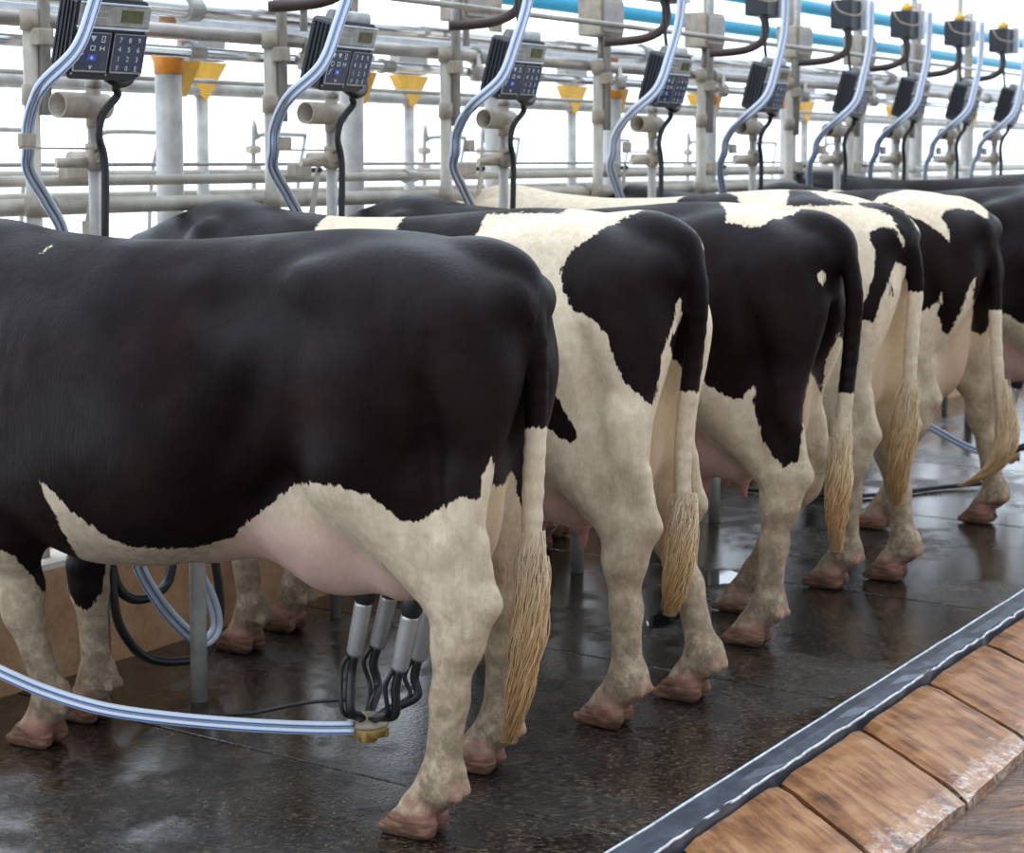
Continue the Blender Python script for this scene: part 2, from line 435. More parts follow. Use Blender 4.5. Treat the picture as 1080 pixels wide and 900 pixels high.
def udder_prims(c):
    L = []; us = c.get('udder', 1.0); q = .135*us
    L.append((.07, ell((.28, 0, .715), (.30, .225, .195*us))))
    L.append((.08, ell((.02, 0, .74), (.12, .11, .20))))
    L.append((.07, cone((.47, 0, .70), (.68, 0, .60), .125, .06, 1.25)))
    for s in (1, -1):
        L.append((.05, ell((.10, s*.085, .65), (.12, .10, q))))
        L.append((.05, ell((.28, s*.085, .65), (.15, .105, q))))
    T = []
    if c.get('cups'): return L, [(.01, cone((.1, 0, .72), (.12, 0, .72), .02, .02))]
    for u in (.075, .215):
        for s in (1, -1):
            zb = .65-q
            T.append((.018, cone((u, s*.08, zb+.03), (u-.003, s*.085, zb-.045), .019, .0125)))
    return L, T

def extract(F, lo, h):
    nx, ny, nz = F.shape
    S = F < 0
    c = [S[i:nx-1+i, j:ny-1+j, k:nz-1+k] for i in (0, 1) for j in (0, 1) for k in (0, 1)]
    cnt = sum(x.astype(np.int8) for x in c)
    act = (cnt > 0) & (cnt < 8)
    idx = -np.ones(act.shape, np.int64); I = np.argwhere(act); idx[act] = np.arange(len(I))
    acc = np.zeros((len(I), 3)); n = np.zeros(len(I))
    g = lambda o: F[I[:, 0]+o[0], I[:, 1]+o[1], I[:, 2]+o[2]]
    cor = [(i, j, k) for i in (0, 1) for j in (0, 1) for k in (0, 1)]
    for a in cor:
        for ax in range(3):
            if a[ax]: continue
            b = list(a); b[ax] = 1
            fa, fb = g(a), g(b); m = (fa < 0) != (fb < 0)
            t = np.where(m, fa/np.where(m, fa-fb, 1), 0)
            p = np.tile(np.array(a, float), (len(I), 1)); p[:, ax] += t
            acc[m] += p[m]; n[m] += 1
    V = (I+acc/n[:, None])*h+lo
    Q = []
    for ax in range(3):
        a0 = [slice(1, -1)]*3; a1 = [slice(1, -1)]*3
        a0[ax] = slice(0, -1); a1[ax] = slice(1, None)
        s0, s1 = S[tuple(a0)], S[tuple(a1)]
        for flip, m in ((False, s0 & ~s1), (True, ~s0 & s1)):
            E = np.argwhere(m); off = np.array([1, 1, 1]); off[ax] = 0
            E = E+off
            b, c_ = [(1, 2), (2, 0), (0, 1)][ax]
            def cell(db, dc):
                q = E.copy(); q[:, b] += db; q[:, c_] += dc
                return idx[q[:, 0], q[:, 1], q[:, 2]]
            quad = np.stack([cell(-1, -1), cell(0, -1), cell(0, 0), cell(-1, 0)], 1)
            if flip: quad = quad[:, ::-1]
            Q.append(quad)
    Q = np.concatenate(Q)
    return V, Q[(Q >= 0).all(1)]

def poly_sd(px, py, poly):
    n = len(poly); d = np.full(px.shape, 1e9); ins = np.zeros(px.shape, bool)
    for i in range(n):
        x0, y0 = poly[i]; x1, y1 = poly[(i+1) % n]
        ex, ey = x1-x0, y1-y0; wx, wy = px-x0, py-y0
        t = np.clip((wx*ex+wy*ey)/(ex*ex+ey*ey+1e-12), 0, 1)
        d = np.minimum(d, (wx-ex*t)**2+(wy-ey*t)**2)
        cr = ((y0 > py) != (y1 > py)) & (px < ex*(py-y0)/(ey if abs(ey) > 1e-9 else 1e-9)+x0)
        ins ^= cr
    d = np.sqrt(d); return np.where(ins, d, -d)

def make_cow(c, res, label):
    prims = cow_prims(c); ud, te = udder_prims(c)
    allp = [(g, k, p, op) for g, k, p, op in prims if op == 'u'] + [('cut', k, p, 'd') for g, k, p, op in prims if op == 'd']
    allp += [('udder', k, p, 'u') for k, p in ud] + [('teat', k, p, 'u') for k, p in te]
    tail = catmull([(u, c.get('tailv', 0)*0, w) for u, w in c['tail']], 3)
    nt = len(tail)
    tp = []
    for i in range(nt-1):
        f0, f1 = i/(nt-1), (i+1)/(nt-1)
        rad = lambda f: float(np.interp(f, [0, .12, .3, .6, 1], [.036, .036, .029, .026, .023]))
        vb = lambda f: 0.0
        tp.append(cone(tuple(tail[i]), tuple(tail[i+1]), rad(f0), rad(f1)))
        allp.append(('tail', .012 if f0 > .25 else .05, tp[-1], 'u'))
    lo = np.array([-.48, -.45, -.02]); hi = np.array([2.45, .45, 1.50])
    n = np.ceil((hi-lo)/res).astype(int)+1
    ax = [(lo[i]+np.arange(n[i])*res).astype(np.float32) for i in range(3)]
    F = np.full(tuple(n), .5, np.float32)
    for g, k, (f, l, h), op in allp:
        m = k+res*2.5
        i0 = np.maximum(((l-m-lo)/res).astype(int), 0); i1 = np.minimum(((h+m-lo)/res).astype(int)+2, n)
        sl = tuple(slice(a, b) for a, b in zip(i0, i1))
        X, Y, Z = np.meshgrid(ax[0][sl[0]], ax[1][sl[1]], ax[2][sl[2]], indexing='ij', sparse=True)
        X, Y, Z = np.broadcast_arrays(X, Y, Z)
        v = f(X, Y, Z).astype(np.float32)
        F[sl] = smin(F[sl], v, k) if op == 'u' else smax(F[sl], -v, k)
    Zg = ax[2][None, None, :]
    F = np.maximum(F, -(Zg-.002))
    V, Q = extract(F, lo, res)
    # light smoothing
    E = np.concatenate([Q[:, [0, 1]], Q[:, [1, 2]], Q[:, [2, 3]], Q[:, [3, 0]]])
    for lam in (.5, -.4, .5, -.4):
        s = np.zeros_like(V); cnt = np.zeros(len(V))
        for d_ in range(3): 
            s[:, d_] = np.bincount(E[:, 0], V[E[:, 1], d_], len(V))+np.bincount(E[:, 1], V[E[:, 0], d_], len(V))
        cnt = np.bincount(E[:, 0], minlength=len(V))+np.bincount(E[:, 1], minlength=len(V))
        V = V+lam*(s/np.maximum(cnt, 1)[:, None]-V)
    V[:, 2] = np.maximum(V[:, 2], .001)
    X, Y, Z = V.T
    # coat pattern: signed distance to the patch outlines, in the animal's own frame
    ku, kw = c['k']; t = (.26-Y); A = X+t*ku; Hh = Z+t*kw
    val = np.full(len(V), .5 if c['base'] == 'k' else -.5)
    for kind, poly in c['polys']:
        sd = poly_sd(A, Hh, poly)
        if kind == 'kf':      # patch on the far foreleg only
            fs = [p for g2, k, p, op in allp if g2 == 'fore']
            df = np.minimum.reduce([p[0](X, Y, Z) for p in fs])
            sd = np.where((Y < .02) & (df < .012) & (Z < .76), sd, -.2)
        val = np.maximum(val, sd) if kind != 'w' else np.minimum(val, -sd)
    dt = np.full(len(V), 9.0)
    for f, l, h in tp: dt = np.minimum(dt, f(X, Y, Z))
    ton = (dt < .012) & (X < tail[4][0]+.03)
    # colour along the tail itself
    val = np.where(ton, Z-c['tailwhite'], val)
    gr = {}
    for g in ('body', 'hind', 'fore', 'udder', 'teat'):
        d_ = np.full(len(V), 9.0)
        for g2, k, (f, l, h), op in allp:
            if g2 == g: d_ = np.minimum(d_, f(X, Y, Z))
        gr[g] = d_
    def ss(x, a, b):
        t = np.clip((x-a)/(b-a), 0, 1); return t*t*(3-2*t)
    oth = np.minimum(np.minimum(gr['hind'], gr['body']), gr['fore'])
    ud_ = np.minimum(gr['udder'], gr['teat'])
    pink = ss(oth-ud_, -.005, .03)*ss(Z, 1.05, .85)*c.get('pinkness', 1.0)
    pink = np.where(ton, 0, pink)*(.3+.7*ss(X, -.06, .12))
    teat = ss(gr['udder']-gr['teat'], -.01, .012)
    pink = np.maximum(pink, teat*(gr['teat'] < .01))
    if c.get('cups') and c['s'] < 4: pink = pink*ss(-Z, -.80, -.64)
    # inner thighs have thin warm skin
    warm = ss(.16-np.abs(Y), 0, .08)*ss(-X, -.12, .12)*ss(Z, .40, .60)*ss(-Z, -1.05, -.9)*.55
    warm = np.where(ton, .0, warm)
    hoof = ss(Z+np.where(X > .7, X-c['fore'][0][0], X-c['hind'][0][0])*.12, .072, .058)
    raw = np.zeros(len(V))
    for (hu, hv) in c['hind']:
        for q in (1, -1):
            dd = np.sqrt((X-(hu-.125))**2+(Y-hv-q*.022)**2+(Z-.12)**2); raw = np.maximum(raw, ss(dd, .040, .020)*.40)
        dd = np.sqrt((X-(hu-.03))**2+((Y-hv))**2*.4+((Z-.075)*1.4)**2); raw = np.maximum(raw, ss(dd, .065, .03)*.38)
    for (hu, hv) in c['fore']:
        dd = np.sqrt((X-(hu-.02))**2+((Y-hv))**2*.4+((Z-.075)*1.4)**2); raw = np.maximum(raw, ss(dd, .075, .03)*.5)
    raw = np.maximum(raw, ss(np.sqrt((X+.11)**2+(Y-.3)**2*.2+((Z-.44)*1.3)**2), .03, .012)*c.get('graze', 0))
    me = bpy.data.meshes.new('dairy_cow_body')
    me.from_pydata(V.tolist(), [], Q.tolist()); me.update()
    me.polygons.foreach_set('use_smooth', [True]*len(me.polygons))
    for nm, arr in (('coat', val), ('pink', pink), ('teat', teat), ('hoof', hoof), ('raw', raw), ('warm', warm)):
        a = me.attributes.new(nm, 'FLOAT', 'POINT'); a.data.foreach_set('value', arr.astype(np.float32))
    me.materials.append(M['cow'])
    o = bpy.data.objects.new('body', me); COL.objects.link(o)
    root = empty('dairy_cow', W(c['s'], c['d']), 0, label, 'cow', 'dairy cows standing side by side on the platform')
    y = math.radians(c['yaw']); U = D*math.cos(y)-P*math.sin(y)
    root.rotation_euler = (0, 0, math.atan2(U[1], U[0])); root.scale = (c['sc'],)*3
    o.parent = root
    # eyes
    for s in (1, -1):
        bm = bmesh.new(); bmesh.ops.create_uvsphere(bm, u_segments=14, v_segments=10, radius=.019)
        e = link('eye', bm, M['eye'], root, True); e.location = (2.155, s*.086, 1.0)
    # hair of the tail switch
    if 'brush' in c: switch(c, root)
    return root

def switch(c, root):
    rnd = random.Random(int(c['s']*10)); B = catmull([(u, c.get('bv', 0), w) for u, w in c['brush']], 6)
    n = len(B); bm = bmesh.new(); lay = bm.verts.layers.float.new('along')
    wid = c.get('brushw', .040); nst = int(c.get('nstrand', 260)*2.4)
    for i in range(nst):
        a = rnd.uniform(0, 2*math.pi); rr = math.sqrt(rnd.random())
        st = int(rnd.uniform(0, .38)**1.0*n); en = int(n*(rnd.uniform(.62, 1.0) if rnd.random() < .75 else rnd.uniform(.9, 1.0)))
        en = min(n, max(en, st+5)); ph = rnd.uniform(0, 6.28); fr = rnd.uniform(3, 7); am = rnd.uniform(.003, .010)
        pts = []; al = []
        clump = (rnd.randint(0, 6)*.9); cax = rnd.uniform(-.006, .006)
        for j in range(st, en):
            f = j/(n-1); prof = float(np.interp(f, [0, .15, .45, .75, 1.0], [.62, .85, .90, .50, .05]))*wid
            wob = am*math.sin(fr*f*3+ph); cl = .010*math.sin(5*f+clump)
            pts.append(B[j]+Vector((math.cos(a)*rr*prof+wob+cl, math.sin(a)*rr*prof+am*math.cos(fr*f*3+ph), 0))); al.append(f)
        if len(pts) < 4: continue
        v0 = len(bm.verts); k0 = rnd.uniform(-.18, .18)
        rings = tube(bm, pts, .002, seg=3, rr=[.0012, .0022, .0019, .0005], cap=False)
        for ring, f in zip(rings, al):
            for v in ring: v[lay] = max(0, min(1, f+k0))
    o = link('tail_switch', bm, M['switch'], root, True)
    return o

PT = {
 'loop_blue': [(3.645, 3.7, 0.434), (3.725, 3.7, 0.301), (3.82, 3.7, 0.196), (3.908, 3.7, 0.127), (3.966, 3.7, 0.141), (3.975, 3.7, 0.191), (3.944, 3.7, 0.271), (3.896, 3.7, 0.352)],
 'loop_black': [(3.947, 3.85, 0.347), (3.913, 3.85, 0.277), (3.817, 3.85, 0.256), (3.732, 3.85, 0.296)],
 'loop_black2': [(3.583, 3.72, 0.286), (3.628, 3.72, 0.193), (3.702, 3.72, 0.123), (3.819, 3.72, 0.084), (3.94, 3.72, 0.079), (4.009, 3.72, 0.166), (4.011, 3.72, 0.269), (4.0, 3.72, 0.33)],
 'claw_hose': [(3.42, 2.727, 0.166), (3.38, 2.827, 0.159), (3.3, 2.975, 0.162), (3.22, 3.156, 0.168), (3.15, 3.318, 0.183), (3.1, 3.47, 0.214), (3.05, 3.589, 0.26), (3.0, 3.745, 0.319)],
 'claw_cable': [(3.55, 2.858, 0.183), (3.55, 3.001, 0.149), (3.5, 3.188, 0.099), (3.2, 3.235, 0.174), (3.17, 3.373, 0.183), (3.12, 3.527, 0.22), (3.07, 3.612, 0.261), (3.02, 3.77, 0.321)],
 'cups': [[(3.4, 2.678, 0.497), (3.4, 2.709, 0.358)], [(3.57, 2.73, 0.47), (3.57, 2.77, 0.331)], [(3.4, 2.537, 0.484), (3.4, 2.572, 0.342)], [(3.56, 2.601, 0.46), (3.56, 2.634, 0.32)]],
 'claw': [(3.47, 2.724, 0.143)],
 'floor_hose': [(5.0, 2.726, 0.784), (7.9, 2.92, 0.276)],
 'hose6': [(7.9, 3.014, 0.4), (7.9, 2.833, 0.415), (7.95, 2.696, 0.445), (8.0, 2.604, 0.468)],
}
COWS = {
 1: {'s': 3.5, 'd': 2.46, 'yaw': 8, 'sc': 1.0, 'hock': (None, -0.02), 'hind': ((0.006, 0.215), (0.079, -0.243)), 'fore': ((1.229, 0.086), (1.256, -0.138)), 'base': 'k', 'k': (-0.5843, 0.1413), 'polys': [('w', [(1.32, 0.609), (1.159, 0.55), (1.094, 0.458), (1.041, 0.385), (0.999, 0.375), (0.956, 0.429), (0.941, 0.522), (0.974, 0.64), (1.025, 0.728), (1.036, 0.768), (1.001, 0.746), (0.913, 0.677), (0.827, 0.63), (0.746, 0.616), (0.605, 0.62), (0.495, 0.651), (0.434, 0.707), (0.38, 0.748), (0.332, 0.788), (0.311, 0.806), (0.254, 0.821), (0.197, 0.821), (0.147, 0.812), (0.096, 0.8), (0.052, 0.771), (0.015, 0.75), (-0.024, 0.751), (-0.059, 0.77), (-0.088, 0.787), (-0.119, 0.803), (-0.143, 0.816), (-0.167, 0.805), (-0.181, 0.819), (-0.195, 0.862), (-0.214, 0.909), (-0.225, 0.882), (-0.223, 0.85), (-0.242, 0.83), (-0.272, 0.837), (-0.297, 0.87), (-0.318, 0.84), (-0.445, 0.047), (1.416, -0.269)]), ('kf', [(0.743, 0.755), (0.563, 0.677), (0.567, 0.443), (0.663, 0.513), (0.702, 0.561), (0.729, 0.615)]), ('w', [(1.08, 1.338), (1.061, 1.358), (1.034, 1.37), (1.04, 1.36), (1.056, 1.351)])], 'tail': [(-0.017, 1.331), (-0.092, 1.319), (-0.15100000000000002, 1.291), (-0.191, 1.19), (-0.2, 1.057), (-0.198, 0.933), (-0.191, 0.786), (-0.186, 0.604), (-0.167, 0.396)], 'tailwhite': 0.944, 'brush': [(-0.191, 0.696), (-0.186, 0.513), (-0.162, 0.326), (-0.119, 0.143)]},
 2: {'s': 4.43, 'd': 2.55, 'yaw': 1, 'sc': 1.02, 'hock': (-0.12, -0.08), 'hind': ((-0.066, 0.195), (-0.138, -0.128)), 'fore': ((1.267, 0.164), (1.315, -0.103)), 'base': 'w', 'k': (-0.564, 0.1099), 'polys': [('k', [(3.797, 0.704), (3.74, 1.603), (1.483, 1.475), (1.176, 1.477), (0.859, 1.465), (0.884, 1.418), (0.932, 1.256), (1.374, 1.098)]), ('k', [(0.564, 1.467), (0.314, 1.469), (0.301, 1.399), (0.314, 1.352), (0.419, 1.192), (0.717, 1.181), (0.655, 1.286), (0.607, 1.346)]), ('k', [(0.386, 1.456), (0.139, 1.445), (0.021, 1.434), (0.05, 1.406), (0.2, 1.409), (0.301, 1.402)]), ('k', [(-0.157, 1.406), (-0.104, 1.378), (-0.038, 1.334), (0.009, 1.303), (0.026, 1.27), (0.044, 1.249), (0.038, 1.193), (0.008, 1.136), (-0.062, 1.109), (-0.097, 1.073), (-0.126, 0.999), (-0.16, 0.944), (-0.203, 0.917), (-0.239, 0.89), (-0.25, 0.933), (-0.266, 1.02), (-0.277, 1.07), (-0.298, 1.121), (-0.309, 1.175), (-0.325, 1.19), (-0.331, 1.147), (-0.309, 1.097), (-0.29, 1.066), (-0.304, 1.023), (-0.348, 0.989), (-0.388, 1.052), (-0.426, 1.223), (-0.385, 1.367), (-0.262, 1.449)]), ('k', [(0.139, 0.957), (0.088, 0.94), (0.049, 0.899), (0.019, 0.85), (-0.005, 0.813), (0.007, 0.784), (0.033, 0.792), (0.072, 0.807), (0.108, 0.83), (0.169, 0.838)])], 'tail': [(0.007, 1.338), (-0.107, 1.339), (-0.191, 1.298), (-0.232, 1.201), (-0.228, 1.071), (-0.212, 0.928), (-0.196, 0.809), (-0.191, 0.677), (-0.196, 0.532)], 'tailwhite': 0.907, 'brush': [(-0.198, 0.624), (-0.187, 0.491), (-0.171, 0.356), (-0.148, 0.259)]},
 3: {'s': 5.38, 'd': 2.51, 'yaw': 1, 'sc': 1.02, 'hock': (None, None), 'hind': ((0.011, 0.169), (0.224, -0.197)), 'fore': ((1.22, 0.15), (1.3, -0.13)), 'base': 'k', 'k': (-0.4458, 0.1038), 'polys': [('w', [(0.069, 1.396), (0.062, 1.352), (0.008, 1.339), (-0.056, 1.34), (-0.093, 1.367), (-0.165, 1.388), (-0.189, 1.414), (-0.045, 1.447), (0.099, 1.431)]), ('w', [(0.175, 0.894), (0.135, 0.852), (0.102, 0.83), (0.059, 0.806), (0.004, 0.799), (-0.021, 0.827), (-0.04, 0.84), (-0.038, 0.79), (-0.055, 0.717), (-0.071, 0.665), (-0.094, 0.644), (-0.119, 0.614), (-0.145, 0.592), (-0.167, 0.609), (-0.192, 0.617), (-0.197, 0.67), (-0.21, 0.802), (-0.231, 0.899), (-0.246, 0.877), (-0.272, 0.821), (-0.285, 0.937), (-0.329, 1.025), (-0.348, 0.969), (-0.421, 0.889), (-0.472, -0.257), (0.622, -0.457), (0.483, 0.876), (0.276, 0.934)]), ('w', [(-0.241, 1.193), (-0.25, 1.207), (-0.262, 1.21), (-0.275, 1.199), (-0.275, 1.182), (-0.263, 1.168), (-0.248, 1.173)])], 'tail': [(-0.074, 1.331), (-0.166, 1.307), (-0.22699999999999998, 1.243), (-0.256, 1.12), (-0.25, 0.97), (-0.236, 0.82), (-0.223, 0.698), (-0.218, 0.576)], 'tailwhite': 0.806, 'brush': [(-0.216, 0.728), (-0.216, 0.546), (-0.208, 0.408), (-0.211, 0.271)]},
 4: {'s': 6.19, 'd': 2.59, 'yaw': 2, 'sc': 1.04, 'hock': (-0.06, -0.1), 'hind': ((0.034, 0.11), (-0.107, -0.111)), 'fore': ((1.22, 0.15), (1.3, -0.13)), 'base': 'w', 'k': (-0.3776, 0.084), 'polys': [('k', [(-0.156, 1.272), (-0.195, 1.289), (-0.241, 1.284), (-0.262, 1.246), (-0.288, 1.215), (-0.303, 1.159), (-0.247, 1.173), (-0.225, 1.1), (-0.206, 1.061), (-0.188, 0.997), (-0.169, 0.948), (-0.152, 0.969), (-0.128, 0.968), (-0.118, 0.977), (-0.131, 1.02), (-0.156, 1.075), (-0.172, 1.123), (-0.177, 1.187), (-0.157, 1.234)]), ('k', [(0.152, 1.357), (0.146, 1.422), (0.076, 1.423), (0.007, 1.385), (-0.094, 1.37), (-0.194, 1.387), (-0.292, 1.347), (-0.352, 1.255), (-0.377, 1.13), (-0.296, 1.159), (-0.278, 1.253), (-0.227, 1.331), (-0.194, 1.349), (-0.111, 1.367), (0.007, 1.356), (0.145, 1.351)]), ('k', [(-0.232, 1.094), (-0.245, 1.078), (-0.239, 1.053), (-0.22, 1.046)]), ('k', [(0.601, 1.328), (0.572, 1.382), (0.505, 1.43), (0.424, 1.43), (0.34, 1.384), (0.322, 1.358), (0.35, 1.312), (0.393, 1.271), (0.616, 1.284)])], 'tail': [(-0.083, 1.293), (-0.14900000000000002, 1.27), (-0.20700000000000002, 1.206), (-0.228, 1.078), (-0.218, 0.913), (-0.211, 0.747), (-0.207, 0.613)], 'tailwhite': 1.055, 'brush': [(-0.208, 0.747), (-0.197, 0.579), (-0.18, 0.41), (-0.169, 0.274)]},
 5: {'s': 7.33, 'd': 2.66, 'yaw': 1, 'sc': 1.03, 'hind': ((0.22, 0.16), (-0.11, -0.19)), 'hock': (0.045, -0.11), 'fore': ((1.22, 0.15), (1.3, -0.13)), 'base': 'k', 'k': (-0.3404, 0.0821), 'polys': [('w', [(0.221, 1.346), (0.194, 1.384), (0.056, 1.423), (-0.099, 1.409), (-0.213, 1.388), (-0.271, 1.326), (-0.26, 1.304), (-0.207, 1.333), (-0.131, 1.343), (-0.101, 1.331), (-0.075, 1.301), (-0.098, 1.264), (-0.111, 1.201), (-0.096, 1.212), (-0.064, 1.245), (-0.006, 1.274), (0.093, 1.321), (0.153, 1.358)]), ('w', [(0.014, 0.915), (-0.032, 0.936), (-0.063, 0.956), (-0.085, 1.006), (-0.082, 0.957), (-0.064, 0.918), (-0.092, 0.844), (-0.112, 0.834), (-0.141, 0.884), (-0.167, 0.942), (-0.192, 1.017), (-0.217, 1.067), (-0.212, 0.962), (-0.211, 0.85), (-0.245, 0.834), (-0.279, 0.847), (-0.285, 0.891), (-0.336, 0.931), (-0.4, 0.602), (-0.437, -0.141), (0.691, -0.287), (0.281, 0.631)])], 'tail': [(-0.05, 1.316), (-0.126, 1.275), (-0.18, 1.195), (-0.211, 1.022), (-0.22, 0.83), (-0.236, 0.638), (-0.255, 0.485)], 'tailwhite': 0.917, 'brush': [(-0.243, 0.639), (-0.276, 0.409), (-0.213, 0.264), (-0.069, 0.171)]},
 6: {'s': 8.45, 'd': 2.45, 'yaw': 0, 'sc': 1.03, 'hind': ((0, 0.18), (0.05, -0.18)), 'fore': ((1.22, 0.15), (1.3, -0.13)), 'base': 'k', 'k': (-0.3237, 0.0971), 'polys': [('w', [(0.301, 0.747), (0.216, 0.837), (0.151, 0.798), (0.044, 0.761), (-0.123, 0.791), (-0.203, 0.857), (-0.241, -0.485), (0.916, -0.649)]), ('w', [(1.114, 1.354), (1.086, 1.426), (0.953, 1.471), (0.793, 1.419), (0.904, 1.357)])]},
 7: {'s': 9.35, 'd': 2.6, 'yaw': 0, 'sc': 1.07, 'hind': ((0, 0.18), (0.05, -0.18)), 'fore': ((1.22, 0.15), (1.3, -0.13)), 'base': 'k', 'k': (-0.3244, 0.0703), 'polys': [('w', [(0.621, 0.721), (-0.064, 0.753), (-0.098, -0.457), (0.594, -0.545)])]},
}

COW_LABEL = {
 1: 'black cow nearest the camera with the milking cluster hanging below its udder',
 2: 'white cow with black rump patch and bare pink teats, second from the camera',
 3: 'dark brown black cow with small pale dot on its thigh, third from camera',
 4: 'cream backed cow with pale hind legs and white lower tail, fourth from camera',
 5: 'cow with cream patch over black rump and tail switch kicked sideways',
 6: 'black cow at the right picture edge with grey udder and milking cups',
 7: 'farthest cow in the row, only its dark back and a cream patch visible',
}
EXTRA = {1: dict(graze=.8, cups=1, udder=1.0, brushw=.036, nstrand=420, pinkness=.75),
         2: dict(udder=1.05, brushw=.04, nstrand=340), 3: dict(udder=1.1, brushw=.034),
         4: dict(udder=1.05, brushw=.045), 5: dict(udder=1.2, brushw=.04), 6: dict(udder=1.15, cups=1), 7: dict(udder=1.0)}
DEF_TAIL = [(-.02, 1.40), (-.13, 1.38), (-.2, 1.30), (-.23, 1.2), (-.23, 1.05), (-.21, .9), (-.2, .75), (-.2, .6), (-.19, .45)]
RES = {1: .0115, 2: .0125, 3: .014, 4: .015, 5: .016, 6: .017, 7: .02}
for i in sorted(COWS):
    c = dict(COWS[i]); c.update(EXTRA.get(i, {}))
    if 'tail' not in c:
        c['tail'] = DEF_TAIL; c['tailwhite'] = .7; c['brush'] = [(-.2, .6), (-.2, .45), (-.19, .32), (-.17, .2)]
    make_cow(c, RES[i], COW_LABEL[i])

# ------------------------------------------------------------------ site: platform, kerb, tiles, gutter, manger wall, yard
SEAMS = [2.30, 3.53, 4.80, 6.06, 7.54, 8.9, 10.3, 11.8, 13.4, 15.2, 17.2, 19.5]
bm = bmesh.new(); box(bm, (11, 3.04, -.075), (30, 2.20, .13)); struct('floor', bm, M['grout'], rz=ANG)
# rubber mats laid edge to edge across the platform
ED = [-2.0, .2, 1.2]+SEAMS+[25.8]
for i in range(len(ED)-1):
    a, b = ED[i]+.004, ED[i+1]-.004
    bm = bmesh.new(); box(bm, ((a+b)/2, 3.04, -.005), (b-a, 2.09, .014), bev=.004)
    vis = 3 <= i <= 10
    o = link('rubber_mat', bm, M['floor'], rz=ANG)
    names = {2: 'under the front feet side of the first cow', }
    nm = ['', '', '', 'wet black rubber floor mat in the bottom left foreground', 'wet black rubber mat under the hind feet of the nearest cow',
          'wet black rubber mat under the hind feet of the second and third cows', 'wet black rubber mat under the hind feet of the fourth cow',
          'wet black rubber mat under the sideways swung tail of the fifth cow', 'wet black rubber mat beside the right edge of the picture']
    tag(o, nm[i] if 3 <= i <= 8 else 'wet black rubber mat under the far end of the cow row', 'rubber mat', 'rubber mats along the milking platform')
# kerb strip with its worn pale edge
bm = bmesh.new(); rnd = random.Random(4)
n = 260; A = []
for i in range(n+1):
    s = -1.5+i*.1; j = rnd.uniform(-.004, .004); k = rnd.uniform(-.007, .007)
    A.append([bm.verts.new((s, 1.996+j*.4, .006)), bm.verts.new((s, 1.990+j, .013)), bm.verts.new((s, 1.955, .012+k*.3)), bm.verts.new((s, 1.918+k, .006)), bm.verts.new((s, 1.912+k, -.06)), bm.verts.new((s, 1.996, -.06))])
for i in range(n):
    for k in range(6):
        f = bm.faces.new((A[i][k], A[i][(k+1) % 6], A[i+1][(k+1) % 6], A[i+1][k])); f.material_index = 1 if k in (0,) else 0
bm.faces.new(A[0]); bm.faces.new(A[-1][::-1])
bmesh.ops.recalc_face_normals(bm, faces=bm.faces)
kb = struct('trim_1', bm, [M['curb'], M['edge']], rz=ANG)
bm = bmesh.new(); tube(bm, [(-1.5+i*.1, 1.992+rnd.uniform(-.0015, .0015), .012) for i in range(261)], .0042, 6)
struct('trim_2', bm, M['edge'], rz=ANG)
bm = bmesh.new(); tube(bm, [(-1.5+i*.035, 1.915+rnd.uniform(-.004, .004), .003+rnd.uniform(-.002, .002)) for i in range(700)], .0045, 5)
struct('trim_3', bm, M['edge'], rz=ANG)
# brown edge tiles, skewed joints
k0 = 3.58-.53*9
ORD = ['nearest', 'second nearest', 'third nearest', 'fourth nearest', 'fifth nearest', 'sixth nearest']
for i in range(40):
    s0 = k0+i*.533; s1 = s0+.533-.022; sk = .83
    rnd = random.Random(i)
    bm = bmesh.new(); g = 9; hh = 7
    top = []
    for a in range(g+1):
        row = []
        for b in range(hh+1):
            fa, fb = a/g, b/hh
            d = 1.905-fb*.43; s = s0+(s1-s0)*fa-(fb*.43)*sk
            ed = min(fa, 1-fa)*g
            z = -.012-.010*fb-(.010 if ed < .5 else 0)-(.012 if fb == 1 else 0)-(.006 if fb == 0 else 0)+rnd.uniform(-.0015, .0015)
            row.append(bm.verts.new((s+rnd.uniform(-.002, .002), d+rnd.uniform(-.002, .002)*(1 if 0 < b < hh else .6), z)))
        top.append(row)
    for a in range(g):
        for b in range(hh): bm.faces.new((top[a][b], top[a+1][b], top[a+1][b+1], top[a][b+1]))
    rim = [top[a][0] for a in range(g+1)]+[top[g][b] for b in range(1, hh+1)]+[top[a][hh] for a in range(g-1, -1, -1)]+[top[0][b] for b in range(hh-1, 0, -1)]
    low = [bm.verts.new((v.co.x, v.co.y, -.14)) for v in rim]
    for a in range(len(rim)):
        b = (a+1) % len(rim); bm.faces.new((rim[b], rim[a], low[a], low[b]))
    bm.faces.new(low)
    bmesh.ops.recalc_face_normals(bm, faces=bm.faces)
    o = link('edge_tile', bm, M['slab'], rz=ANG)
    v = i-8
    lab = ('worn brown edge tile beside the kerb strip, %s in view' % ORD[v]) if 0 <= v < 6 else 'worn brown edge tile beyond the picture along the kerb strip'
    tag(o, lab, 'tile', 'brown edge tiles along the kerb')
bm = bmesh.new(); box(bm, (9, 1.70, -.10), (26, .40, .12)); struct('trim_4', bm, M['grout'], rz=ANG)
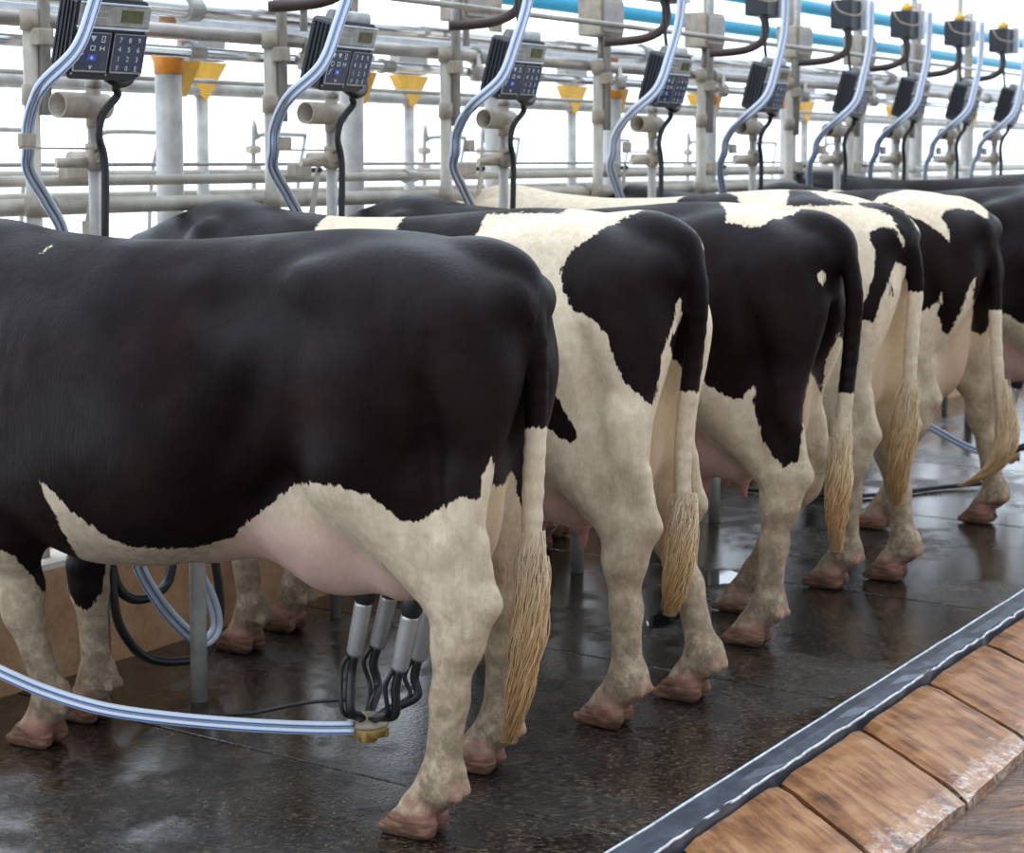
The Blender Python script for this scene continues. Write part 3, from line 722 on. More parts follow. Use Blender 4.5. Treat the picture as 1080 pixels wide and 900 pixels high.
# gutter channel, wet, with rolling surface
bm = bmesh.new(); nx, ny = 200, 24; rnd = random.Random(8); G = []
for a in range(nx+1):
    G.append([])
    for b in range(ny+1):
        s = -4+a*.15; d = 1.50-b*.14
        z = -.062-.016*math.sin(b*.9+.4*math.sin(a*.35))*(.3+min(b, 4)/6)+rnd.uniform(-.004, .004)
        G[a].append(bm.verts.new((s, d, z)))
for a in range(nx):
    for b in range(ny): bm.faces.new((G[a][b], G[a][b+1], G[a+1][b+1], G[a+1][b]))
bmesh.ops.recalc_face_normals(bm, faces=bm.faces)
struct('ground', bm, M['gutter'], rz=ANG, smooth=True)
# manger wall and manger
bm = bmesh.new(); prof = [(4.09, -.02), (4.085, .20), (4.08, .345), (4.086, .362), (4.10, .368), (4.2, .368), (4.24, .36), (4.26, .1), (4.9, .06), (5.0, .3), (5.1, .3), (5.12, -.02)]
n = 60; L = [[bm.verts.new((-2+i*.5, d, z)) for d, z in prof] for i in range(n+1)]
for i in range(n):
    for k in range(len(prof)-1):
        f = bm.faces.new((L[i][k], L[i][k+1], L[i+1][k+1], L[i+1][k])); f.material_index = 0 if k < 2 else 1
for q in (L[0], L[-1]): bm.faces.new(q)
bmesh.ops.recalc_face_normals(bm, faces=bm.faces)
struct('wall_manger', bm, [M['wall'], M['walltop']], rz=ANG)
bm = bmesh.new(); box(bm, (40, 80+5.1, -.10), (300, 160, .06)); struct('ground_yard', bm, M['yard'], rz=ANG)
bm = bmesh.new(); box(bm, (20, -16, -.2), (120, 29, .06)); struct('ground_lane', bm, M['walltop'], rz=ANG)

def L2W(pts):
    return [W(*p) for p in pts]
ORDN = ['first', 'second', 'third', 'fourth', 'fifth', 'sixth', 'seventh', 'eighth', 'ninth', 'tenth', 'eleventh']
US = [3.66, 4.73, 5.77, 6.94, 7.94, 8.96, 9.80, 10.67, 11.49]
UD = 3.85
# ------------------------------------------------------------------ prototypes, built in site-local coordinates
def proto_post():
    r = empty('meter_post', (0, 0, 0))
    bm = bmesh.new(); tube(bm, [(0, 0, .0), (0, 0, 1.80)], .0185, 14); link('pipe', bm, M['galv'], r)
    bm = bmesh.new(); openpipe(bm, (.045, 0, 1.722), (-.135, 0, 1.722), .037, .004); tube(bm, [(0, 0, 1.66), (0, 0, 1.775)], .0215, 14)
    link('tee_stub', bm, M['tanpaint'], r)
    bm = bmesh.new(); tube(bm, [(0, 0, 1.540), (0, 0, 1.615)], .026, 14); tube(bm, [(-.0, -.03, 1.575), (0, .1, 1.575)], .018, 10)
    box(bm, (0, -.028, 1.575), (.03, .012, .03), bev=.004); link('clamp', bm, M['tanpaint'], r)
    bm = bmesh.new(); box(bm, (-.145, -.03, 1.600), (.30, .022, .006)); box(bm, (-.275, -.03, 1.622), (.05, .02, .038), bev=.004)
    tube(bm, [(-.1, .05, 1.560), (0, .0, 1.560)], .015, 10); link('hose_bracket', bm, M['tanpaint'], r)
    bm = bmesh.new(); tube(bm, [(0, 0, 1.775), (0, 0, 1.80)], .024, 14); link('socket', bm, M['galv'], r)
    return r
def proto_tall():
    r = empty('tall_post', (0, 0, 0))
    bm = bmesh.new(); tube(bm, [(0, 0, 0), (0, 0, 1.98)], .0235, 14); link('lower_pipe', bm, M['galv2'], r)
    bm = bmesh.new(); tube(bm, [(.028, -.028, 1.70), (.028, -.028, 2.62)], .019, 12); link('upper_pipe', bm, M['galv'], r)
    for z in (1.43, 1.76, 1.98):
        bm = bmesh.new(); tube(bm, [(0, 0, z-.03), (0, 0, z+.03)], .030, 14); link('collar', bm, M['tanpaint'], r)
    bm = bmesh.new(); box(bm, (.014, -.03, 1.93), (.06, .05, .05), bev=.006); link('clamp_block', bm, M['tanpaint'], r)
    return r
def legend_mesh(txts, m, parent, name):
    """txts: (string, x, z, size) on the panel plane"""
    bm = bmesh.new()
    for t, x, z, sz in txts:
        cu = bpy.data.curves.new('t', 'FONT'); cu.body = t; cu.size = sz; cu.align_x = 'CENTER'; cu.align_y = 'CENTER'; cu.extrude = .0006; cu.resolution_u = 2
        ob = bpy.data.objects.new('t', cu); COL.objects.link(ob)
        dg = bpy.context.evaluated_depsgraph_get(); me = bpy.data.meshes.new_from_object(ob.evaluated_get(dg))
        tmp = bmesh.new(); tmp.from_mesh(me)
        bmesh.ops.transform(tmp, matrix=Matrix.Translation((x, 0, z)) @ Matrix.Rotation(R(90), 4, 'X'), verts=tmp.verts)
        me2 = bpy.data.meshes.new('t2'); tmp.to_mesh(me2); tmp.free(); bm.from_mesh(me2)
        bpy.data.objects.remove(ob); bpy.data.curves.remove(cu); bpy.data.meshes.remove(me); bpy.data.meshes.remove(me2)
    o = link(name, bm, m, parent); o['kind'] = 'stuff'; return o
def proto_box():
    """keypad terminal: front face looks along -y and down; origin at bottom right front corner"""
    r = empty('milk_meter_terminal', (0, 0, 0))
    w, h, d = .255, .215, .085
    bm = bmesh.new()
    # chamfered housing outline in x-z, extruded along y
    pr = [(-w, .0), (-w+.01, -.012), (-.03, -.012), (0, .006), (0, h-.02), (-.02, h), (-w+.012, h), (-w, h-.012)]
    f = [bm.verts.new((x, 0, z)) for x, z in pr]; b = [bm.verts.new((x*.97-.004, d, z*.97+.004)) for x, z in pr]
    bm.faces.new(f); bm.faces.new(b[::-1])
    for i in range(8): bm.faces.new((f[i], b[i], b[(i+1) % 8], f[(i+1) % 8]))
    bmesh.ops.recalc_face_normals(bm, faces=bm.faces)
    bmesh.ops.bevel(bm, geom=bm.edges[:], offset=.003, segments=2, affect='EDGES')
    hb = link('housing', bm, M['darkbox'], r)
    for k in range(4):
        bm = bmesh.new(); box(bm, (-w-.002, .02+k*.016, h*.5), (.004, .006, h*.86)); link('side_rib', bm, M['darkbox'], hb)
    bm = bmesh.new(); box(bm, (-w*.5, -.003, .170), (w*.93, .008, .058), bev=.002); dp = link('display_plate', bm, M['greypanel'], r)
    bm = bmesh.new(); box(bm, (-.070, -.008, .172), (.072, .003, .034)); link('lcd', bm, M['lcd'], dp)
    bm = bmesh.new(); box(bm, (-w*.5, -.006, .136), (w*.95, .010, .006), bev=.001); link('bright_strip', bm, M['legend'], r)
    bm = bmesh.new(); box(bm, (-w*.5, -.006, .203), (w*.93, .008, .004)); link('bright_strip', bm, M['legend'], r)
    bm = bmesh.new(); tube(bm, [(-w*.92, .035, h+.001), (-w*.08, .035, h+.001)], .03, 12, flat=.5); link('lid', bm, M['greypanel'], r)
    legend_mesh([('= = ~ : o |', -.178, .182, .012), ('- ∞ — o o', -.178, .164, .012), ('-', -.022, .166, .02)], M['legend'], dp, 'display_print')
    for j, x in enumerate((-.190, -.066)):
        bm = bmesh.new(); box(bm, (x, -.004, .068), (.112, .010, .112), bev=.003); kp = link('keypad', bm, M['panel'], r)
        bm = bmesh.new()
        for sx in (-1, 1): box(bm, (x+sx*.055, -.0095, .068), (.0018, .003, .11))
        for sz in (-1, 1): box(bm, (x, -.0095, .068+sz*.054), (.11, .003, .0022 if sz > 0 else .0045))
        link('keypad_border', bm, M['blueprint'] if j == 9 else M['greypanel'], kp)
        T = []
        if j == 1:
            for rr, row in enumerate(('789', '456', '123', 'F0E')):
                for cc, ch in enumerate(row): T.append((ch, x-.032+cc*.032, .105-rr*.0265, .021))
        else:
            T = None
        if T:
            o = legend_mesh(T, M['legend'], kp, 'key_print')
            for v in o.data.vertices: v.co.y -= .0098
        else:
            bm = bmesh.new()
            def flat(pts, cx, cz):
                f = bm.faces.new([bm.verts.new((cx+a, -.0108, cz+b)) for a, b in pts])
                q = bmesh.ops.extrude_face_region(bm, geom=[f]); bmesh.ops.translate(bm, vec=(0, .0012, 0), verts=[v for v in q['geom'] if isinstance(v, bmesh.types.BMVert)])
            def frame(cx, cz, a, b, n=4, th=.0022):
                for k in range(n):
                    a0, a1 = (k+.5)*2*math.pi/n, (k+1.5)*2*math.pi/n; u = .707 if n == 4 else 1
                    c0, s0_, c1, s1_ = math.cos(a0), math.sin(a0), math.cos(a1), math.sin(a1)
                    flat([(c0*a/u, s0_*b/u), (c1*a/u, s1_*b/u), (c1*(a-th)/u, s1_*(b-th)/u), (c0*(a-th)/u, s0_*(b-th)/u)], cx, cz)
            for cc in (0, 1): flat([(-.009, .008), (.009, .008), (.005, -.001), (0, -.007), (-.005, -.001)], x-.034+cc*.032, .105)
            frame(x+.032, .105, .006, .009); frame(x-.034, .079, .009, .009, 10); frame(x, .079, .008, .007)
            flat([(-.008, .006), (-.005, .006), (-.005, -.006), (-.008, -.006)], x+.032, .079); flat([(.005, .006), (.008, .006), (.008, -.006), (.005, -.006)], x+.032, .079); flat([(-.005, .001), (.005, .001), (.005, -.001), (-.005, -.001)], x+.032, .079)
            flat([(-.012, -.009), (-.010, -.010), (-.002, .006), (.006, .009), (.006, .011), (-.004, .008)], x-.034, .052); flat([(-.006, .005), (.006, .005), (0, -.005)], x, .024)
            bmesh.ops.recalc_face_normals(bm, faces=bm.faces)
            o = link('key_symbols', bm, M['legend'], kp); o['kind'] = 'stuff'
        if j == 0:
            bm = bmesh.new(); box(bm, (x+.0, -.0095, .052), (.03, .003, .018)); link('blue_key', bm, M['blueprint'], kp)
            bm = bmesh.new(); box(bm, (x, -.0115, .052), (.008, .002, .008), Matrix.Rotation(R(45), 4, 'Y')); link('key_star', bm, M['legend'], kp)
    for o in r.children_recursive:
        if o.name.startswith('display_print'):
            for v in o.data.vertices: v.co.y -= .0072
    for x, z in ((-w+.012, .128), (-.012, .128), (-w+.012, .004), (-.012, .006), (-w*.5, .004)):
        bm = bmesh.new(); lathe(bm, [(.0035, 0), (.0035, .004), (.001, .005)], (x, .0, z), 10, Matrix.Rotation(R(90), 4, 'X')); link('screw', bm, M['galv'], r)
    bm = bmesh.new(); box(bm, (-w*.62, .045, h+.012), (.020, .03, .03), bev=.004); link('cap', bm, M['redcap'], r)
    return r
def stripes(me_obj, seg): pass
def hose_mesh(bm, pts, r=.0085, sep=.0085, curve=8, seg=12):
    """twin hose with blue stripes"""
    lay = bm.verts.layers.float.get('around') or bm.verts.layers.float.new('around')
    P_ = catmull(pts, curve); n = len(P_)
    for sgn in (1, -1):
        Q = []
        for i, p in enumerate(P_):
            t = (P_[min(i+1, n-1)]-P_[max(i-1, 0)]).normalized()
            side = t.cross(Vector((P[0]*.75+D[0]*.6, P[1]*.75+D[1]*.6, 0)) if HOSE_WORLD else Vector((.6, .75, 0)))
            if side.length < .2: side = Vector((0, 0, 1))
            Q.append(p+side.normalized()*sep*sgn)
        rings = tube(bm, Q, r, seg)
        for ring in rings:
            for k, v in enumerate(ring): v[lay] = abs((k/seg)*2-1)      # 0..1..0 around
HOSE_WORLD = False
def proto_hose():
    bm = bmesh.new()
    pts = [(-.16, -.24, 2.38), (-.20, -.25, 2.16), (-.285, -.25, 1.985), (-.355, -.24, 1.86), (-.43, -.18, 1.770), (-.375, -.09, 1.722), (-.325, -.02, 1.66), (-.305, .0, 1.60), (-.25, .05, 1.54), (-.09, .12, 1.448), (.03, .16, 1.35), (.09, .16, 1.15), (.07, .1, .9)]
    hose_mesh(bm, pts, r=.0098, sep=.0098)
    return link('twin_milk_hose', bm, M['hose'])
def proto_cable():
    r = empty('control_cable', (0, 0, 0))
    bm = bmesh.new(); tube(bm, [(.05, -.10, 1.83), (.085, -.09, 1.86), (.098, -.07, 1.91), (.07, -.05, 1.97), (.04, -.04, 2.1), (.03, -.03, 2.3)], .008, 10, 6); link('upper_lead', bm, M['black'], r)
    bm = bmesh.new(); tube(bm, [(.02, -.085, 1.815), (.0, -.09, 1.775), (.015, -.08, 1.75), (-.02, -.06, 1.70), (-.03, -.05, 1.64), (-.012, -.05, 1.58), (-.008, -.05, 1.5), (-.015, -.05, 1.3), (-.02, -.05, .95)], .0115, 10, 6)
    link('lower_lead', bm, M['black'], r)
    bm = bmesh.new(); tube(bm, [(-.04, -.10, 1.80), (.0, -.105, 1.785), (.045, -.10, 1.80), (.06, -.09, 1.84)], .016, 10, 6); link('connector', bm, M['black'], r)
    return r
def proto_puls():
    r = empty('pulsator_box', (0, 0, 0))
    bm = bmesh.new(); box(bm, (.08, .0, 2.335), (.13, .12, .15), bev=.006); link('body', bm, M['darkbox'], r)
    bm = bmesh.new(); box(bm, (.165, -.02, 2.335), (.035, .14, .165), bev=.004); link('mounting_plate', bm, M['plate'], r)
    bm = bmesh.new(); lathe(bm, [(.03, 0), (.034, .01), (.034, .025), (.018, .035), (.014, .05)], (.09, -.01, 2.41), 14); link('nozzle', bm, M['yellow'], r)
    bm = bmesh.new(); tube(bm, [(.09, -.03, 2.44), (.04, -.1, 2.42), (.02, -.13, 2.36), (.0, -.1, 2.32), (-.06, -.03, 2.34), (-.09, .0, 2.40)], .005, 8, 6); link('air_line', bm, M['tanpaint'], r)
    return r
def proto_brown():
    bm = bmesh.new(); tube(bm, [(.10, 0, 2.27), (.105, -.01, 2.20), (.085, 0, 2.14), (.03, .05, 2.10), (-.03, .12, 2.085), (-.08, .2, 2.08)], .020, 12, 6)
    return link('brown_vacuum_hose', bm, M['brownhose'])
def proto_pillar():
    r = empty('steel_pillar', (0, 0, 0))
    bm = bmesh.new(); tube(bm, [(0, 0, -.07), (0, 0, 1.87)], .047, 20); link('column', bm, M['galv'], r)
    bm = bmesh.new(); lathe(bm, [(.048, 1.86), (.050, 1.90), (.066, 1.935), (.066, 1.945)]); link('flared_collar', bm, M['orange'], r)
    bm = bmesh.new(); box(bm, (.02, 0, 2.00), (.17, .12, .035), bev=.006); link('top_bracket', bm, M['orange'], r)
    bm = bmesh.new(); tube(bm, [(0, 0, 2.02), (0, 0, 2.6)], .03, 14); link('upper_column', bm, M['tanpaint'], r)
    return r
def proto_plate():
    r = empty('gusset_bracket', (0, 0, 0))
    bm = bmesh.new()
    a = [(.06, 1.91), (.145, 1.91), (.145, 1.90), (.075, 1.785), (.06, 1.785)]
    f = [bm.verts.new((x, -.012, z)) for x, z in a]; b = [bm.verts.new((x, .012, z)) for x, z in a]
    bm.faces.new(f); bm.faces.new(b[::-1])
    for i in range(5): bm.faces.new((f[i], b[i], b[(i+1) % 5], f[(i+1) % 5]))
    bmesh.ops.recalc_face_normals(bm, faces=bm.faces); link('gusset', bm, M['yellow'], r)
    bm = bmesh.new(); box(bm, (.10, 0, 1.945), (.08, .02, .065), bev=.003); link('backing_plate', bm, M['plate'], r)
    return r
def proto_lever():
    r = empty('gate_lever', (0, 0, 0))
    bm = bmesh.new(); box(bm, (.285, 0, 1.455), (.026, .008, .185), Matrix.Rotation(R(-14), 4, 'Y').inverted(), bev=.003); link('arm', bm, M['galv2'], r)
    bm = bmesh.new(); box(bm, (.235, .03, 1.532), (.085, .045, .045), bev=.005); link('pivot_block', bm, M['tanpaint'], r)
    bm = bmesh.new(); tube(bm, [(.305, -.012, 1.532), (.305, .05, 1.532)], .009, 10); link('pin', bm, M['darkbox'], r)
    bm = bmesh.new(); tube(bm, [(.262, .0, 1.10), (.262, .0, 1.38)], .018, 12); link('stop_pipe', bm, M['tanpaint'], r)
    return r
def place(proto, s, d, first, label, cat, group):
    o = proto if first else copy_tree(proto)
    o.location = W(s, d, 0); o.rotation_euler = (0, 0, ANG)
    return tag(o, label, cat, group)
pp, pt, pb, ph, pc, pu, pw, pi_, pg, pv = proto_post(), proto_tall(), proto_box(), proto_hose(), proto_cable(), proto_puls(), proto_brown(), proto_pillar(), proto_plate(), proto_lever()
NEAR = 'counting from the left end of the pipework'
for i, s in enumerate(US):
    q = ORDN[i]
    place(pp, s, UD, i == 0, 'slim steel post under the %s keypad terminal from the left' % q, 'post', 'posts carrying the keypad terminals')
    place(pt, s+.04, UD+.30, i == 0, 'tall pale steel pipe post behind the %s keypad terminal from the left' % q, 'post', 'tall pipe posts of the rail frame')
    b = place(pb, s+.0, UD-.14, i == 0, 'charcoal keypad terminal with display, %s from the left' % q, 'control terminal', 'keypad terminals along the rail')
    b.location = W(s+(.05 if i == 0 else 0), UD-.14, 1.800); b.rotation_euler = (Matrix.Rotation(ANG, 4, 'Z') @ Matrix.Rotation(R([-6, 4, 0, 2, -1, 3, 0, -2, 2, 0, 0][i]), 4, 'Z') @ Matrix.Rotation(R(16), 4, 'X')).to_euler()
    hz = place(ph, s, UD, i == 0, 'pair of clear blue striped milk hoses curving past the %s keypad terminal' % q, 'hose', 'twin milk hoses hanging from above')
    hz.scale = ([.80, .96, 1.05, 1.1, 1.0, .95, 1.0, 1.05, 1.0, 1, 1][i], 1, 1)
    place(pc, s, UD, i == 0, 'black rubber cable hanging down from the %s keypad terminal' % q, 'cable', 'black cables under the terminals')
    if i > 0:
        place(pu, s, UD, i == 1, 'black box with pale plate above the %s keypad terminal from the left' % q, 'pulsator', 'black boxes above the terminals')
        place(pw, s, UD, i == 1, 'curved brown rubber hose above the %s keypad terminal from the left' % q, 'hose', 'brown hoses above the terminals')
    if i < 7: place(pv, s, 4.16, i == 0, 'flat pale lever bar hanging right of the %s keypad terminal post' % q, 'lever', 'flat lever bars on the lower rail')
    ps = 4.53+1.0*i
    place(pi_, ps, 4.40, i == 0, 'thick grey steel pillar with orange collar, %s from the left' % q, 'pillar', 'thick pillars with orange collars')
    place(pg, ps, 4.40, i == 0, 'yellow triangular gusset with pale plate on the %s thick pillar from left' % q, 'bracket', 'yellow gussets on the thick pillars')

# ------------------------------------------------------------------ long rails and milk lines
def rail(name, d, z, r, m, label, cat='rail', s0=-3.0, s1=24, group=None, join=None):
    root = empty(name, (0, 0, 0), ANG, label, cat, group)
    bm = bmesh.new(); tube(bm, [(s0, d, z), (s1, d, z)], r, 18); link('pipe', bm, m, root)
    if join:
        s = s0+join[0]
        while s < s1:
            bm = bmesh.new(); lathe(bm, [(r*1.5, -.042), (r*1.5, -.034), (r*1.28, -.034), (r*1.28, .03)], (s, d, z), 16, Matrix.Rotation(R(90), 4, 'Y')); link('coupling', bm, M['galv'], root); s += join[1]
    return root
rail('lower_rail', 4.22, 1.425, .026, M['galv2'], 'thick pale pipe rail just above the cow backs', join=(.4, 3.2))
rail('upper_rail', 4.24, 1.503, .017, M['galv2'], 'thinner pale pipe rail right above the thick lower rail', join=(.6, 2.7))
rail('thin_rail', 4.5, 1.552, .007, M['galv'], 'thin grey rod above the two pale pipe rails')
rail('stainless_milk_line', 4.24, 1.925, .0195, M['steel'], 'lowest shiny milk line pipe behind the keypad terminals', 'pipe', join=(1.2, 1.05))
rail('stainless_milk_line', 4.22, 1.990, .025, M['dullsteel'], 'dull steel pipe, middle of the three lines behind the terminals', 'pipe', join=(.75, 2.1))
rail('stainless_milk_line', 4.26, 2.070, .031, M['steel'], 'fat polished pipe, highest of the three lines behind the terminals', 'pipe', join=(1.3, 3.1))
rail('grey_rod', 4.7, 1.86, .009, M['galv'], 'thin grey rod below the shiny milk lines', 'pipe')
rail('vacuum_line', 4.6, 2.49, .042, M['bluepipe'], 'sky blue main pipe along the top of the frame', 'pipe', s1=30)
rail('vacuum_line', 4.62, 2.31, .036, M['bluepipe'], 'second sky blue pipe running below the top one', 'pipe', s1=30)
rail('cable_tray', 4.05, 2.16, .012, M['dullsteel'], 'dark steel conduit under the sky blue pipes', 'pipe')
# square junction boxes carried on the frame
for i, s in enumerate([4.7, 5.7, 6.75, 7.75, 8.8, 9.7, 10.6]):
    r = empty('junction_box', W(s+.25, 4.15, 0), ANG, 'grey metal box on the pipework, %s from the left' % ORDN[i], 'box', 'grey metal boxes on the pipework')
    bm = bmesh.new(); box(bm, (0, 0, 2.20), (.20, .12, .17), bev=.008); link('case', bm, M['tanpaint'], r)
    bm = bmesh.new(); box(bm, (0, -.066, 2.20), (.17, .012, .14), bev=.004); link('lid', bm, M['dullsteel'], r)
    bm = bmesh.new(); tube(bm, [(0, 0, 2.115), (0, 0, 2.02)], .014, 10); link('stem', bm, M['galv'], r)
# valve bodies hanging from the lines
for i, s in enumerate([5.02, 6.1, 7.25, 8.3, 9.3, 10.3]):
    r = empty('line_valve', W(s, 4.20, 0), ANG, 'small steel valve hanging on the milk lines, %s from the left' % ORDN[i], 'valve', 'small valves on the milk lines')
    bm = bmesh.new(); lathe(bm, [(.012, 1.885), (.030, 1.89), (.034, 1.91), (.034, 1.935), (.028, 1.95), (.016, 1.955), (.014, 2.0)]); link('body', bm, M['dullsteel'], r)
    bm = bmesh.new(); lathe(bm, [(.02, 0), (.022, .004), (.022, .02), (.010, .024), (.010, .05)], (.0, 0, 1.92), 14, Matrix.Rotation(R(90), 4, 'Y')); link('side_port', bm, M['galv'], r)
# floor-standing divider posts
for i, (s, g) in enumerate([(3.77, 'beside the hoses in front of the nearest cow'), (5.78, 'seen under the udder of the second cow'), (6.92, 'seen under the udder of the third cow'), (8.07, 'seen behind the hind leg of the third cow'), (10.16, 'seen behind the swung tail of the fifth cow')]):
    r = empty('stall_divider', W(s, 3.58 if i == 0 else 3.52, 0), ANG, 'grey steel floor post %s' % g, 'post', 'stall posts standing on the platform')
    bm = bmesh.new(); tube(bm, [(0, 0, -.002), (0, 0, .95), (.0, .04, 1.05), (0, .14, 1.10), (0, .32, 1.10)], .0245, 16, 6); link('pipe', bm, M['galv'], r)
# far row of the shed, out of focus
for i, s in enumerate([6.4, 8.05, 9.77, 11.5, 13.3, 15.2, 17.2]):
    r = empty('far_post', W(s, 6.0, 0), ANG, 'slim far post with inverted yellow triangle, %s from the left' % ORDN[i], 'post', 'far posts with yellow triangles')
    bm = bmesh.new(); tube(bm, [(0, 0, -.07), (0, 0, 2.02)], .030, 12); link('pipe', bm, M['galv'], r)
    bm = bmesh.new()
    for y in (-.02, .02): pass
    v = [bm.verts.new(p) for p in ((-.15, -.03, 2.03), (.15, -.03, 2.03), (.0, -.03, 1.84), (-.15, .03, 2.03), (.15, .03, 2.03), (.0, .03, 1.84))]
    for f in ((0, 1, 2), (5, 4, 3), (0, 3, 4, 1), (1, 4, 5, 2), (2, 5, 3, 0)): bm.faces.new([v[k] for k in f])
    bmesh.ops.recalc_face_normals(bm, faces=bm.faces); link('gusset', bm, M['yellow'], r)
    bm = bmesh.new(); box(bm, (0, 0, 2.10), (.26, .08, .13), bev=.01); link('head_plate', bm, M['dullsteel'], r)
rail('far_rail', 6.0, 1.50, .022, M['galv2'], 'pale far rail seen between the near rails', s0=2, s1=30)
rail('far_rail', 6.1, 1.40, .022, M['galv2'], 'lowest pale far rail just above the cow backs', s0=2, s1=30)
rail('far_beam', 6.0, 1.90, .030, M['galv'], 'grey far beam joining the posts with yellow triangles', 'beam', s0=2, s1=30)
rail('far_beam', 6.6, 2.30, .05, M['plate'], 'broad pale far beam above the grey one', 'beam', s0=2, s1=34)
for i, s in enumerate([5.2, 6.0, 7.1, 8.6, 9.2, 10.6, 11.9, 13.0, 14.4]):
    r = empty('far_gate_frame', W(s, 6.3, 0), ANG, 'thin far pipe frame beyond the rails, %s from the left' % ORDN[i], 'frame', 'thin pipe frames beyond the rails')
    bm = bmesh.new(); tube(bm, [(0, 0, -.07), (0, 0, 1.62), (.03, 0, 1.68), (.10, 0, 1.70), (.42, 0, 1.70)], .013, 10, 5); link('pipe', bm, M['galv'], r)
    bm = bmesh.new(); tube(bm, [(.42, 0, 1.70), (.34, 0, 1.3), (.3, 0, -.07)], .010, 8, 4); link('brace', bm, M['galv'], r)
    for z in (1.52, 1.62):
        bm = bmesh.new(); tube(bm, [(-.04, 0, z), (.04, 0, z)], .022, 10); link('clamp', bm, M['tanpaint'], r)

# ------------------------------------------------------------------ loose hoses behind the nearest cow
HOSE_WORLD = True
def whose(name, pts, label, cat='hose', **k):
    bm = bmesh.new(); hose_mesh(bm, L2W(pts), **k)
    return tag(link(name, bm, M['hose']), label, cat)
whose('twin_milk_hose', [(3.50, 3.68, .95), (3.56, 3.69, .68)]+PT['loop_blue']+[(3.86, 3.70, .50), (3.84, 3.72, .80)], 'loop of clear blue striped hose hanging behind the floor post', r=.0095, sep=.0095)
bm = bmesh.new(); tube(bm, L2W([(4.0, 3.86, .75), (3.98, 3.85, .5)]+PT['loop_black']+[(3.70, 3.86, .40), (3.68, 3.88, .7)]), .0155, 12, 8)
tag(link('black_hose', bm, M['black'], smooth=True), 'upper loop of thick black hose behind the nearest front legs', 'hose')
bm = bmesh.new(); tube(bm, L2W([(3.60, 3.74, .7), (3.58, 3.73, .45)]+PT['loop_black2']+[(3.99, 3.73, .5), (3.98, 3.74, .8)]), .0135, 12, 8)
tag(link('black_hose', bm, M['black'], smooth=True), 'lower longer loop of black hose almost touching the floor', 'hose')
# ------------------------------------------------------------------ milking cluster
def make_cluster():
    r = empty('milking_cluster', (0, 0, 0))
    claw = Vector(PT['claw'][0]); cz = claw.z+.012
    C0 = (claw.x, claw.y)
    bm = bmesh.new(); lathe(bm, [(.012, -.035), (.022, -.034), (.026, -.026), (.044, -.018), (.047, -.004), (.050, .008)], (*C0, cz), 20)
    for k in range(4):
        a = k*math.pi/2+.5; box(bm, (C0[0]+.044*math.cos(a), C0[1]+.044*math.sin(a), cz-.012), (.014, .014, .024), bev=.003)
    tube(bm, [(C0[0]-.03, C0[1]+.03, cz-.005), (C0[0]-.045, C0[1]+.06, cz-.003)], .013, 12); link('claw_bowl', bm, M['amber'], r)
    bm = bmesh.new(); lathe(bm, [(.052, .008), (.054, .012), (.053, .018), (.040, .030), (.018, .036), (.006, .036)], (*C0, cz), 20); link('claw_lid', bm, M['amberlid'], r)
    for i, (a, b) in enumerate(PT['cups']):
        a, b = Vector(a), Vector(b); ax = (b-a).normalized()
        bm = bmesh.new(); tube(bm, [a, a.lerp(b, .06), a.lerp(b, .07), a.lerp(b, .93), b], .022, 18, rr=[.021, .0225, .0225, .022, .017]); sh = link('cup_shell', bm, M['shell'], r)
        bm = bmesh.new(); tube(bm, [a-ax*.065, a-ax*.035, a-ax*.012, a+ax*.004], .025, 18, rr=[.020, .027, .027, .021]); link('mouthpiece', bm, M['black'], sh)
        bm = bmesh.new(); tube(bm, [b-ax*.002, b+ax*.016], .0045, 8); link('nipple', bm, M['white'], sh)
        ang = math.atan2(b.y-C0[1], b.x-C0[0])
        e = Vector((C0[0]+.03*math.cos(ang), C0[1]+.03*math.sin(ang), cz+.026))
        low = Vector(((b.x+e.x)/2+.045*math.cos(ang), (b.y+e.y)/2+.045*math.sin(ang), e.z+.045))
        bm = bmesh.new(); tube(bm, [b+ax*.0, b+ax*.05, low, e.lerp(low, .25)+Vector((0, 0, .004)), e], .0115, 12, 6)
        o2 = Vector((.014, -.014, 0))
        tube(bm, [b+ax*.0-o2*.8, b+ax*.045-o2*1.3, low-o2, e-o2*.5+Vector((0, 0, .004))], .006, 8, 6)
        link('short_tube', bm, M['black'], r)
    return r
def to_site(r):
    r.rotation_euler = (0, 0, ANG)
cl = make_cluster(); to_site(cl)
tag(cl, 'milking cluster of four steel cups and amber claw under the nearest cow', 'milking cluster', 'milking clusters')
c6 = copy_tree(cl); c6.location = W(8.45-3.50, 2.45-2.46+.0, .0); c6.rotation_euler = (0, 0, ANG)
tag(c6, 'milking cluster under the black cow at the right picture edge', 'milking cluster', 'milking clusters')
whose('twin_milk_hose', PT['claw_hose']+[(2.93, 3.86, .42), (2.88, 3.93, .8), (2.88, 3.98, 1.40)], 'long blue striped hose from amber claw to the left edge', r=.0088, sep=.0088)
bm = bmesh.new(); tube(bm, L2W(PT['claw_cable']), .005, 10, 8)
tag(link('black_hose', bm, M['black'], smooth=True), 'thin black tube running below the long blue striped hose', 'hose')
bm = bmesh.new(); tube(bm, L2W([(3.56, 2.80, .46), (3.54, 2.86, .50), (3.56, 2.92, .56), (3.62, 2.98, .62)]), .008, 10, 8)
whose('twin_milk_hose', [(8.32, 2.75, .17), (8.2, 2.85, .22), (7.95, 3.0, .36), (7.9, 3.2, .40), (7.9, 3.5, .5), (7.9, 3.75, .8)], 'blue striped hose seen between the legs of the fifth cow')
bm.free()
bm = bmesh.new(); tube(bm, L2W([(8.4, 2.75, .03), (8.2, 2.95, .015), (7.9, 3.1, .015), (7.7, 3.3, .015), (7.6, 3.7, .02)]), .010, 10, 8)
